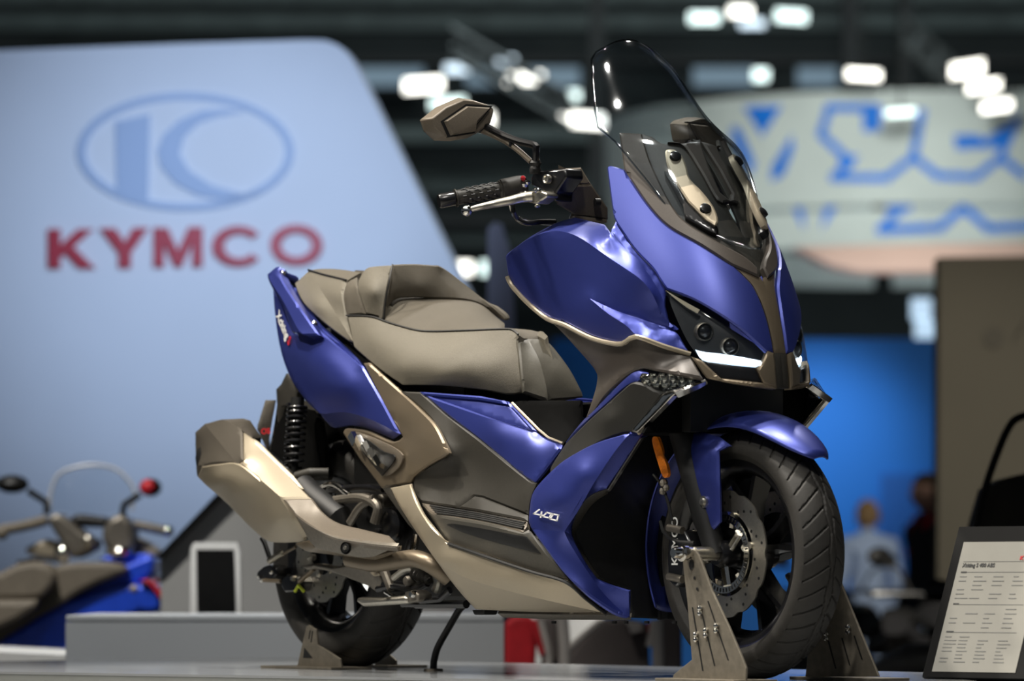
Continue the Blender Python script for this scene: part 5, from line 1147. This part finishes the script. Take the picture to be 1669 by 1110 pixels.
# ================================================================== wheel stands, cable, info sign
def plate_stand(name, outline, w, label, foot, mt, lines, bolts, s=1, extra=None, th=.006):
    base = np.array(U(*foot[0], w)); e = empty(name, (base[0], -w, 0), label, 'wheel stand')
    m = MB(); p3 = [np.array(U(x, y, w)) for x, y in outline]
    for q in p3: q[2] = max(q[2], .004)
    m.prism(p3, (0, th, 0)); m.build('upright_plate', M[mt], e, False, 30, .0015)
    a, b = [np.array(U(*f, w)) for f in foot]
    m = MB(); m.box(((a[0]+b[0])/2, -w + .02 - .035*0, .003), (abs(b[0]-a[0]) + .02, .12, .006)); m.build('foot_plate', M[mt], e, False, 30, .001)
    for l in lines:
        q = [np.array(U(x, y, w + .0006)) for x, y in l]; d = q[1] - q[0]
        MB().prism([q[0] + np.array([-.0022, 0, 0]), q[0] + np.array([.0022, 0, 0]), q[1] + np.array([.0022, 0, 0]), q[1] + np.array([-.0022, 0, 0])], (0, .002, 0)).build('slot', M['black'], e, False)
    for x, y in bolts:
        c = np.array(U(x, y, w + .004)); bo = MB().ball(c + np.array([0, 0, .0055]), .0065, 10).ball(c - np.array([0, 0, .0055]), .0065, 10); bo.build('plate_bolt', M['chrome'], e)
    return e
def g2l(*p): return [q[:2] for q in g2(*p)]
fr = plate_stand('front_wheel_stand', g2l((255, 178), (262, 130), (330, 80), (352, 78), (385, 125), (485, 405), (620, 690), (722, 930), (752, 1010), (748, 1106), (172, 1106), (182, 1058), (325, 942), (290, 490), (270, 330)), .165,
    'slotted steel stand plate with four bolts clamping the front axle beside the brake caliper', g2l((172, 1100), (748, 1100)), 'plate',
    [g2l((330, 530), (412, 1032)), g2l((388, 508), (505, 992)), g2l((452, 480), (612, 948))], g2l((390, 556), (357, 763), (434, 730), (517, 694)))
p = np.array(U(*g2((240, 110, .19))[0])); 
m = MB().lathe([(.0005, -.045), (.010, -.045), (.0135, -.038), (.0135, -.024), (.019, -.022), (.019, -.012), (.015, -.010), (.015, .03)], (XF - .01, -.165, RF + .002), (0, 1, 0), 20); m.build('axle_pin', M['chrome'], fr)
MB().ball(U(*g2((322, 195, .167))[0]), .008, 10, (1, .15, 1.4)).build('plate_hole', M['black'], fr); MB().ball(U(*g2((346, 300, .167))[0]), .004, 8, (1, .2, 1)).build('plate_hole', M['black'], fr); MB().ball(U(*g2((368, 386, .167))[0]), .004, 8, (1, .2, 1)).build('plate_hole', M['black'], fr)
plate_stand('front_wheel_stand', [(1330, 880), (1345, 880), (1372, 956), (1432, 1103), (1312, 1103), (1314, 1090)], -.165, 'slotted stand plate with two bolts holding the front wheel opposite the brake caliper side', [(1314, 1100), (1432, 1100)], 'plate',
    [[(1350, 1045), (1362, 1090)], [(1372, 1040), (1385, 1085)], [(1392, 1036), (1405, 1075)]], [(1347, 1037), (1382, 1026)])
def g3l(*p): return [q[:2] for q in g3(*p)]
plate_stand('rear_wheel_stand', g3l((385, 733), (440, 770), (452, 885), (520, 922), (620, 990), (632, 1075), (295, 1075), (300, 1030), (332, 890), (365, 745)), .125,
    'stand plate with triangular cut-out supporting the rear wheel on the muffler side', g3l((140, 1045), (640, 1045)), 'plate', [g3l((395, 775), (385, 840)), g3l((412, 780), (402, 865))], [])
ho = MB().prism([np.array(U(*q, .1256)) for q in g3l((352, 905), (342, 982), (415, 985))], (0, .002, 0)).build('plate_window', M['black'], None, False); 
link_to = bpy.data.objects['rear_wheel_stand']; ho.parent = link_to; ho.matrix_parent_inverse = Matrix.Translation(-Vector(link_to.location))
plate_stand('rear_wheel_stand', g3l((900, 880), (960, 930), (1040, 1000), (1040, 1075), (880, 1075)), -.125, 'plain low stand plate on the side of the rear wheel opposite the muffler', g3l((900, 1045), (1065, 1045)), 'plate', [], [])
pth = P(S(k7((420, 965, .02), (395, 985, .02), (350, 1060, .02), (300, 1150, .02), (283, 1210, .02)), 5)); zb = [q for q in pth if q[2] > .004]
zb.append(np.array([zb[-1][0] - .002, zb[-1][1], .002]))
cbz = empty('power_cable', tuple(np.array([zb[-1][0], zb[-1][1], 0])), 'thick black cable running from the scooter belly down into the platform', 'cable')
MB().tube(zb, .0085, 12).build('cable_sheath', M['black'], cbz); MB().lathe([(.009, .006), (.022, .005), (.024, .0)], (zb[-1][0], zb[-1][1], 0), (0, 0, 1), 20).build('grommet', M['alloy'], cbz)

# info sign on the platform
bl = UZ(1515, 1112, .0); bl = np.array([bl[0], bl[1], 0]); d0 = float((bl - CAM) @ FW)
ang = math.atan2(RT[1], RT[0]) - math.radians(40); ex = np.array([math.cos(ang), math.sin(ang), 0]); ny = np.array([-ex[1], ex[0], 0])   # ny points away from the viewer
upv = (np.array([0, 0, .285]) + ny*.125); upv /= np.linalg.norm(upv); nrm = np.cross(ex, upv)
sg = empty('info_sign', tuple(bl), 'black tilted info stand with a printed white data sheet', 'sign')
def SP(u, v, n=0): return bl + ex*u*1.03 + upv*(v*1.05 + .012) + nrm*n
def span(u0, v0, u1, v1, n, th): return MB().prism([SP(u0, v0, n), SP(u1, v0, n), SP(u1, v1, n), SP(u0, v1, n)], -nrm*th)
span(-.022, .000, .30, .335, 0, .012).build('sign_board', M['signblack'], sg, False)
pb_ = [SP(.02, .02, -.012), SP(.02, .30, -.012)]; base = SP(.02, .30, -.012)*np.array([1, 1, 0])
MB().prism([SP(.0, .004, -.013), SP(.0, .32, -.013), np.array([*(SP(.0, .32, -.013) + ny*.03)[:2], 0.0])], ex*.28).build('sign_support', M['signblack'], sg, False)
span(.0, .012, .205, .300, .0012, .001).build('data_sheet', M['paper'], sg, False)
def lines(name, items, m, n=.0020):
    q = MB()
    for (u0, v0, u1, h) in items: q.prism([SP(u0, v0, n), SP(u1, v0, n), SP(u1, v0 + h, n), SP(u0, v0 + h, n)], -nrm*.0006)
    o = q.build(name, M[m], sg, False); o['kind'] = 'stuff'; return o
rows_, rules = [], []
rnd = random.Random(3)
def vv_(y): return .300 - (y - 882)/220*.288
for (y0, y1, k) in ((936, 980, 6), (991, 1030, 5), (1038, 1086, 8)):
    rules.append((.012, vv_(y0 - 2), .185, .0009))
    for i in range(k):
        y = y0 + 6 + (y1 - y0)*i/k
        for u0 in (.012, .048, .095, .145):
            l = rnd.uniform(.012, .032)
            if rnd.random() < .85: rows_.append((u0, vv_(y), min(.2, u0 + l), .0017))
rules.append((.012, vv_(916), .190, .0007))
lines('printed_rows', rows_, 'greyink'); lines('printed_rules', rules, 'greyink'); lines('printed_headings', [(.012, vv_(935), .026, .003), (.012, vv_(989), .026, .003), (.012, vv_(1036), .030, .003)], 'ink')
text_obj('sheet_title', 'Xciting S 400 ABS', .0125, SP(.012, vv_(925), .0022), ex, upv, M['ink'], sg, .0002, .0003, 0, .9)
text_obj('sheet_brand', 'KYMCO', .0125, SP(.150, vv_(913), .0022), ex, upv, M['red'], sg, .0002, .0005, 0, 1.05)
m = MB(); n = 30; v = []
for j in range(n):
    a = 2*PI*j/n
    for rx, ry in ((.017, .0095), (.0155, .0083)): v.append(SP(.176 + rx*math.cos(a), vv_(898) + ry*math.sin(a), .0022))
m.add(v, [[2*j, 2*((j+1) % n), 2*((j+1) % n)+1, 2*j+1] for j in range(n)]).build('sheet_emblem', M['ink'], sg, False)
lines('sheet_square', [(.180, vv_(936), .192, .011)], 'emblem', .0021)

# ================================================================== things further back
# black tubular frame with dark fabric behind the sign
dF = 12.6
tf = empty('tube_frame', tuple(DD(1630, 945, dF)*np.array([1, 1, 0]) + np.array([0, 0, ZF])), 'black bent tube frame with dark fabric behind the info stand', 'frame')
pz = S([(1760, 690, 0), (1700, 676, 0), (1662, 680, 0), (1644, 697, 0), (1625, 740, 0), (1606, 795, 0), (1592, 850, 0), (1580, 905, 0), (1545, 1000, 0), (1500, 1340, 0)], 8)
MB().tube([DD(p[0], p[1], dF) for p in pz], .0115, 12).build('bent_tube', M['signblack'], tf)
fb_ = [(1612, 795), (1640, 779), (1669, 772), (1740, 760), (1740, 960), (1588, 900), (1596, 850)]
M['darkfabric'] = mat('dark_brown_fabric', (.020, .017, .013), .9, vary=.25, vscale=8)
slab(fb_, dF + .1, .3, 'fabric_cover', M['darkfabric'], tf)

# generic machines for the hall behind
def mb_tube(name, pts, r, m, e, n=10): return MB().tube(pts, r, n).build(name, M[m], e)
def bike(name, org, yaw, label, body, seat, scale=1.0, group=None):
    e = empty(name, tuple(org), label, 'motorcycle', group)
    c, s_ = math.cos(yaw), math.sin(yaw)
    def T(p): return np.array(org) + scale*np.array([p[0]*c - p[1]*s_, p[0]*s_ + p[1]*c, p[2]])
    def loft(nm, secs, m):                        # secs: (x, z, half width, half height)
        n = 14; v = []
        for x, z, hw, hh in secs:
            for j in range(n):
                a = 2*PI*j/n; v.append(T((x, hw*math.copysign(abs(math.cos(a))**.7, math.cos(a)), z + hh*math.copysign(abs(math.sin(a))**.7, math.sin(a)))))
        k = len(secs); f = [[i*n + j, i*n + (j+1) % n, (i+1)*n + (j+1) % n, (i+1)*n + j] for i in range(k-1) for j in range(n)] + [list(range(n)), [(k-1)*n + j for j in range(n)]]
        return MB().add(v, f).build(nm, M[m], e, True, 40)
    ax = np.array([-s_, c, 0])
    for x in (.72, -.72):
        o = np.array(T((x, 0, .30))); MB().lathe([(.20*scale, -.05), (.27*scale, -.055), (.30*scale, 0), (.27*scale, .055), (.20*scale, .05)], o, ax, 36).build('tyre', M['rubber'], e)
        MB().lathe([(.02, -.05), (.03, -.02), (.19*scale, -.03), (.205*scale, 0), (.19*scale, .03), (.03, .02), (.02, .05)], o, ax, 30).build('rim', M['gloss'], e)
    loft('fuel_tank', [(.38, .80, .06, .05), (.30, .84, .13, .10), (.10, .83, .15, .11), (-.08, .79, .10, .07)], body)
    loft('seat', [(-.05, .78, .08, .05), (-.25, .77, .14, .06), (-.5, .83, .13, .05), (-.78, .90, .08, .04)], seat)
    loft('tail', [(-.2, .68, .10, .06), (-.5, .74, .11, .07), (-.85, .86, .06, .05)], body)
    loft('engine', [(.35, .45, .12, .18), (.1, .42, .16, .2), (-.2, .42, .15, .18)], 'alloy')
    loft('front_fairing', [(.78, .86, .05, .05), (.70, .86, .16, .15), (.50, .84, .20, .2), (.35, .70, .16, .1)], body)
    loft('front_fender', [(.95, .56, .03, .02), (.80, .62, .06, .03), (.60, .60, .06, .03), (.50, .50, .03, .02)], body)
    MB().lathe([(.0005, .05), (.05, .04), (.085, .0), (.06, -.06)], T((.78, 0, .84)), np.array([c, s_, 0]), 20).build('headlight', M['chrome'], e)
    for sd in (1, -1):
        mb_tube('handlebar', [T((.45, 0, .98)), T((.42, .18*sd, 1.0)), T((.34, .38*sd, 1.0))], .015, 'gloss', e); MB().ball(T((.335, .39*sd, 1.0)), .02, 10).build('bar_end', M['chrome'], e)
        mb_tube('mirror_stem', [T((.44, .20*sd, 1.0)), T((.42, .26*sd, 1.12)), T((.40, .34*sd, 1.17))], .009, 'black', e)
        MB().ball(T((.40, .36*sd, 1.19)), .075, 14, (.45, 1, .62)).build('mirror', M['red' if body == 'redcloth' else 'black'], e)
        mb_tube('fork_leg', [T((.72, .09*sd, .30)), T((.50, .09*sd, .95))], .024, 'steel', e)
        mb_tube('exhaust', [T((-.1, .16*sd, .32)), T((-.4, .2*sd, .36)), T((-.85, .22*sd, .50))], .05, 'chrome', e, 14)
    mb_tube('side_stand', [T((-.05, .12, .36)), T((-.08, .30, 0))], .014, 'black', e)
    return T, e
def at_floor(px, d): q = DD(px, HOR, d); return np.array([q[0], q[1], ZF])
bike('parked_motorcycle', at_floor(1408, 24), 2.9, 'dark motorcycle with chrome lamps parked beside the blue booth wall', 'gloss', 'black', .95)
bike('parked_motorcycle', at_floor(1520, 20), 2.2, 'black motorcycle with red mirrors parked before the olive partition', 'jacket', 'black', .95)
bike('parked_motorcycle', at_floor(1460, 17), .4, 'grey motorcycle with chrome exhausts parked behind the front wheel', 'alloy', 'grey', .82)

# blue scooter in the background at the left (seen from behind)
dL = 15.6; sL = dL/FPX
bs_e = empty('parked_scooter', tuple(at_floor(120, dL)), 'blurred blue scooter with round mirrors and low screen beside the sign tower', 'scooter')
def Q(px, py, dd=0.0): return DD(px, py, dL + dd)
def q7(x, y, dd=0.0): a = e7((x, y))[0]; return Q(a[0], a[1], dd)
def vol(name, pts, m, dd, depth, bev=.02): return MB().prism([q7(x, y, dd) for x, y in pts], FW*depth).build(name, M[m], bs_e, False, 30, bev)
vol('tail_body', [(-60, 1010), (0, 985), (160, 890), (340, 780), (480, 740), (700, 690), (830, 690), (870, 770), (850, 840), (700, 860), (420, 1000), (340, 1090), (-60, 1100)], 'blue2', -.10, .35)
vol('side_body', [(330, 805), (400, 700), (560, 620), (690, 580), (790, 540), (825, 560), (810, 640), (745, 680), (600, 730), (480, 815)], 'blue2', .0, .35)
vol('upper_cowl', [(520, 560), (560, 545), (700, 530), (790, 530), (820, 560), (760, 610), (690, 640), (640, 610), (600, 575)], 'blue2', .15, .3)
vol('seat_cushion', [(290, 590), (420, 575), (600, 575), (680, 605), (650, 640), (520, 690), (420, 740), (330, 800), (180, 880), (-60, 1030), (-60, 880), (180, 790), (270, 700)], 'seat3', -.14, .35)
vol('seat_backrest', [(-60, 640), (0, 630), (90, 585), (180, 570), (260, 590), (295, 640), (285, 700), (220, 770), (120, 778), (-60, 780)], 'seat3', -.22, .25, .04)
vol('seat_cushion', [(-60, 775), (120, 776), (215, 772), (180, 830), (90, 890), (-60, 960)], 'seat3', -.26, .3, .04)
vol('dark_rail', [(80, 570), (180, 545), (320, 560), (340, 580), (200, 568), (90, 585)], 'black', .05, .2)
vol('dash_pod', [(240, 340), (300, 310), (350, 340), (420, 400), (470, 440), (515, 450), (510, 500), (430, 540), (380, 560), (330, 480), (280, 400)], 'alloy', .1, .25)
vol('dash_pod', [(580, 340), (640, 315), (700, 360), (720, 480), (690, 540), (600, 545), (540, 460), (545, 400)], 'alloy', .12, .25)
vol('dash_cover', [(370, 330), (430, 318), (560, 335), (580, 350), (560, 390), (400, 385)], 'black', .2, .25)
vol('inner_shield', [(130, 500), (250, 450), (330, 470), (340, 560), (200, 545), (140, 530)], 'champagne', .3, .2)
vol('inner_shield', [(560, 470), (740, 440), (850, 510), (840, 560), (560, 550)], 'champagne', .3, .2)
vol('tail_light', [(740, 672), (790, 665), (850, 720), (868, 765), (850, 770), (800, 700)], 'red', -.12, .1, .004)
for pts, r, m_ in (([(0, 405), (90, 390), (180, 370), (250, 350)], .020, 'seat3'), ([(715, 375), (790, 390), (870, 408)], .018, 'alloy')):
    MB().tube([q7(x, y, .15) for x, y in pts], r, 12).build('handlebar_grip', M[m_], bs_e)
MB().ball(q7(893, 411, .15), .022, 12).build('bar_end', M['chrome'], bs_e); MB().ball(q7(10, 420, .15), .026, 12).build('bar_end', M['seat3'], bs_e)
MB().tube([q7(250, 320, .2), q7(245, 255, .2), q7(150, 195, .2)], .013, 10).build('mirror_arm', M['black'], bs_e); MB().tube([q7(650, 340, .2), q7(660, 270, .2), q7(745, 215, .2)], .013, 10).build('mirror_arm', M['black'], bs_e)
MB().ball(q7(65, 160, .2), .062, 16, (1, 1, .55)).build('mirror', M['black'], bs_e); mr = MB().ball(q7(800, 178, .2), .042, 16, (1, 1, .82)).build('mirror', M['black'], bs_e)
MB().ball(q7(785, 178, .17), .034, 14, (1, .8, .9)).build('mirror_reflection', M['red'], mr)
MB().ball(q7(335, 530, .02), .03, 12, (1, 1, 1.2)).build('chrome_pod', M['chrome'], bs_e); MB().ball(q7(640, 518, .02), .035, 12, (1.3, 1.3, .7)).build('chrome_pod', M['chrome'], bs_e); MB().ball(q7(470, 460, .05), .025, 12).build('chrome_pod', M['steel'], bs_e)
MB().ball(q7(840, 668, -.05), .014, 10).build('indicator', M['chrome'], bs_e); MB().ball(q7(712, 718, -.15), .016, 10).build('indicator', M['champagne'], bs_e)
wsp = [(262, 300), (272, 200), (310, 110), (400, 70), (500, 58), (600, 75), (665, 120), (715, 200), (700, 300)]
vr = []; n = 5
for i in range(len(wsp)): vr += [q7(wsp[i][0], wsp[i][1], .32), q7(wsp[i][0]*.92 + 490*.08, wsp[i][1]*.9 + 300*.1, .36)]
sc2 = MB().add([q7(x, y, .34) for x, y in wsp] + [q7(490, 330, .42)], [[i, i+1, len(wsp)] for i in range(len(wsp)-1)]).build('low_screen', M['screen'], bs_e)
M['frost'] = mat('screen_edge', (.55, .56, .58), .3, vary=.03)
MB().tube([q7(p[0], p[1], .34) for p in S([(x, y, 0) for x, y in wsp], 10)], .006, 8).build('screen_edge', M['frost'], sc2)
o0 = at_floor(120, dL + .3); axw = RT*.8 + FW*.6
for dx in (-.75, .55):
    c = o0 + (FW*.75 + RT*.25)*dx + np.array([0, 0, .28]); nv = np.cross(FW*.75 + RT*.25, ZV)
    MB().lathe([(.18, -.06), (.25, -.065), (.28, 0), (.25, .065), (.18, .06)], c, nv, 32).build('tyre', M['rubber'], bs_e); MB().lathe([(.02, -.05), (.03, -.03), (.18, -.04), (.18, .04), (.03, .03), (.02, .05)], c, nv, 28).build('rim', M['gloss'], bs_e)

# red, white and grey machine seen under the scooter's belly
dM = 14.0
rb = empty('parked_motorcycle', tuple(at_floor(950, dM)), 'red and white motorcycle fairing with grey cover glimpsed under the scooter belly', 'motorcycle')
def q9(x, y, dd=0.0): a = KK(660, 900, 3.628)((x, y))[0]; return DD(a[0], a[1], dM + dd)
def vol9(name, pts, m, dd, depth, bev=.015): return MB().prism([q9(x, y, dd) for x, y in pts], FW*depth).build(name, M[m], rb, False, 30, bev)
vol9('red_fairing', [(590, 420), (640, 380), (740, 370), (770, 430), (780, 520), (770, 700), (760, 1600), (590, 1600)], 'redcloth', 0, .3)
vol9('red_stripe', [(730, 400), (780, 400), (830, 600), (800, 620)], 'redcloth', -.05, .05, .003)
vol9('white_fairing', [(770, 380), (900, 380), (920, 660), (880, 1600), (800, 1600), (810, 560)], 'fabricgrey', .05, .25)
vol9('grey_cover', [(1000, 560), (1080, 480), (1180, 400), (1300, 390), (1440, 420), (1450, 700), (1400, 1600), (960, 1600), (960, 640)], 'fabricgrey', .1, .3)
M['offwhite'] = mat('offwhite_plastic', (.50, .46, .42), .5, vary=.06, vscale=10)
for pts, r in (([(800, 400), (840, 560), (860, 760)], .014), ([(930, 380), (945, 560), (950, 760)], .02), ([(950, 590), (1060, 490), (1160, 410)], .012), ([(1450, 560), (1470, 480), (1480, 400)], .016), ([(1490, 400), (1500, 760)], .02)):
    MB().tube([q9(x, y, -.03) for x, y in pts], r, 10).build('white_strut', M['offwhite'], rb)
vol9('white_patch', [(1310, 415), (1400, 415), (1410, 470), (1340, 490)], 'offwhite', .05, .05, .005); vol9('red_patch', [(1430, 415), (1470, 415), (1465, 480), (1440, 480)], 'redcloth', .02, .05, .004)
vol9('side_panel', [(1500, 380), (1640, 380), (1640, 1600), (1500, 1600)], 'fabricgrey', .1, .2)

# two visitors
def person(px, d, head_py, label, hair, top, collar, turn, hgt):
    org = at_floor(px, d); e = empty('person', tuple(org), label, 'person')
    f_ = np.array([math.cos(turn), math.sin(turn), 0]); s_ = np.array([-f_[1], f_[0], 0]); H = hgt
    def B(f, s, z): return org + f_*f*H + s_*s*H + np.array([0, 0, z*H])
    sk = [(B(0, 0, .52), .090, -1), (B(0, 0, .62), .085, 0), (B(0, 0, .72), .095, 1), (B(0, 0, .80), .085, 2), (B(.005, 0, .855), .034, 3), (B(.01, 0, .885), .034, 4),
          (B(0, .115, .80), .048, 3), (B(-.01, .14, .64), .034, 6), (B(.06, .13, .50), .026, 7), (B(.075, .125, .455), .022, 8), (B(0, -.115, .80), .048, 3), (B(-.01, -.14, .64), .034, 10), (B(.06, -.13, .50), .026, 11), (B(.075, -.125, .455), .022, 12),
          (B(0, .05, .48), .066, 0), (B(.01, .055, .27), .042, 14), (B(0, .055, .045), .028, 15), (B(.07, .058, .02), .022, 16), (B(0, -.05, .48), .066, 0), (B(.01, -.055, .27), .042, 18), (B(0, -.055, .045), .028, 19), (B(.07, -.058, .02), .022, 20)]
    me = bpy.data.meshes.new('body'); me.from_pydata([tuple(p) for p, _, _ in sk], [(i, q) for i, (_, _, q) in enumerate(sk) if q >= 0], [])
    o = bpy.data.objects.new('body', me); link(o, e); me.materials.append(M[top])
    o.modifiers.new('skin', 'SKIN')
    if not me.skin_vertices: me.skin_vertices.new()
    for i, (_, r, _) in enumerate(sk): me.skin_vertices[0].data[i].radius = (r*H, r*H)
    me.skin_vertices[0].data[0].use_root = True
    sb = o.modifiers.new('smooth', 'SUBSURF'); sb.levels = sb.render_levels = 2
    hc = B(.015, 0, .935); R = .064*H
    n = 20; v = []; m_ = n
    for i in range(n+1):
        for j in range(n):
            a = PI*i/n; b = 2*PI*j/n; x, y, z = math.sin(a)*math.cos(b), math.sin(a)*math.sin(b), math.cos(a)
            fx = x*1.02; jaw = 1 - .25*max(0, -z)**1.5; nose = .18*max(0, x)**40 if -.35 < z < .1 else 0
            v.append(hc + R*(f_*(fx*jaw + nose) + s_*(y*.80*jaw) + ZV*(z*1.12)))
    hd = MB().add(v, [[i*n + j, (i+1)*n + j, (i+1)*n + (j+1) % n, i*n + (j+1) % n] for i in range(n) for j in range(n)]).build('head', M['skin'], e)
    for sd in (1, -1):
        MB().ball(hc + R*(f_*.88 + s_*.33*sd + ZV*.06), R*.11, 8).build('eye', M['ink'], hd); MB().ball(hc + R*(f_*.02 + s_*.80*sd - ZV*.05), R*.22, 8, (.6, .6, 1)).build('ear', M['skin'], hd)
    MB().ball(hc + R*(f_*.90 - ZV*.48), R*.2, 8, (.4, 1, .3)).build('mouth', M['redcloth'], hd)
    v = []
    for i in range(n+1):
        for j in range(n):
            a = PI*.66*i/n; b = 2*PI*j/n; x, y, z = math.sin(a)*math.cos(b), math.sin(a)*math.sin(b), math.cos(a)
            k = 1.10
            if x > .25 and z < .45: k = .80
            v.append(hc + R*(f_*(x*k*1.0 - .06) + s_*(y*.84*k) + ZV*(z*1.16*k)))
    MB().add(v, [[i*n + j, (i+1)*n + j, (i+1)*n + (j+1) % n, i*n + (j+1) % n] for i in range(n) for j in range(n)]).build('hair', M[hair], hd)
    if collar: MB().tube([B(.05, .05, .80), B(.03, .05, .845), B(-.03, .045, .86), B(-.045, 0, .865), B(-.03, -.045, .86), B(.03, -.05, .845), B(.05, -.05, .80), B(.07, -.03, .70)], .018*H, 8).build('collar', M[collar], e)
    for sd in (1, -1):
        wr = B(.075, .125*sd, .455); MB().ball(wr - ZV*.03*H, .022*H, 8, (1, .6, 1.3)).build('palm', M['skin'], e)
        for k in range(5):
            bs_ = wr + f_*(.014 - .008*k)*H - ZV*.045*H + (f_*.012*H + ZV*.02*H if k == 0 else 0)
            MB().tube([bs_, bs_ - ZV*(.022 - .002*abs(k-2))*H + f_*.004*H, bs_ - ZV*(.040 - .004*abs(k-2))*H + f_*.014*H], [.0052*H, .0048*H, .0038*H], 6).build('finger', M['skin'], e)
        MB().ball(B(.05, .056*sd, .018), .03*H, 10, (1.6 if abs(f_[0]) > .7 else .8, 1.6 if abs(f_[1]) > .7 else .8, .6)).build('shoe', M['jacket'], e)
    return e
person(1415, 32, 825, 'visitor with light brown hair in a pale blue top seen before the blue wall', 'hair1', 'shirt1', None, YAW + .3, 1.60)
person(1517, 26.5, 783, 'visitor with dark brown hair in a black jacket with red collar', 'hair2', 'jacket', 'redcloth', YAW + PI*.62, 1.66)
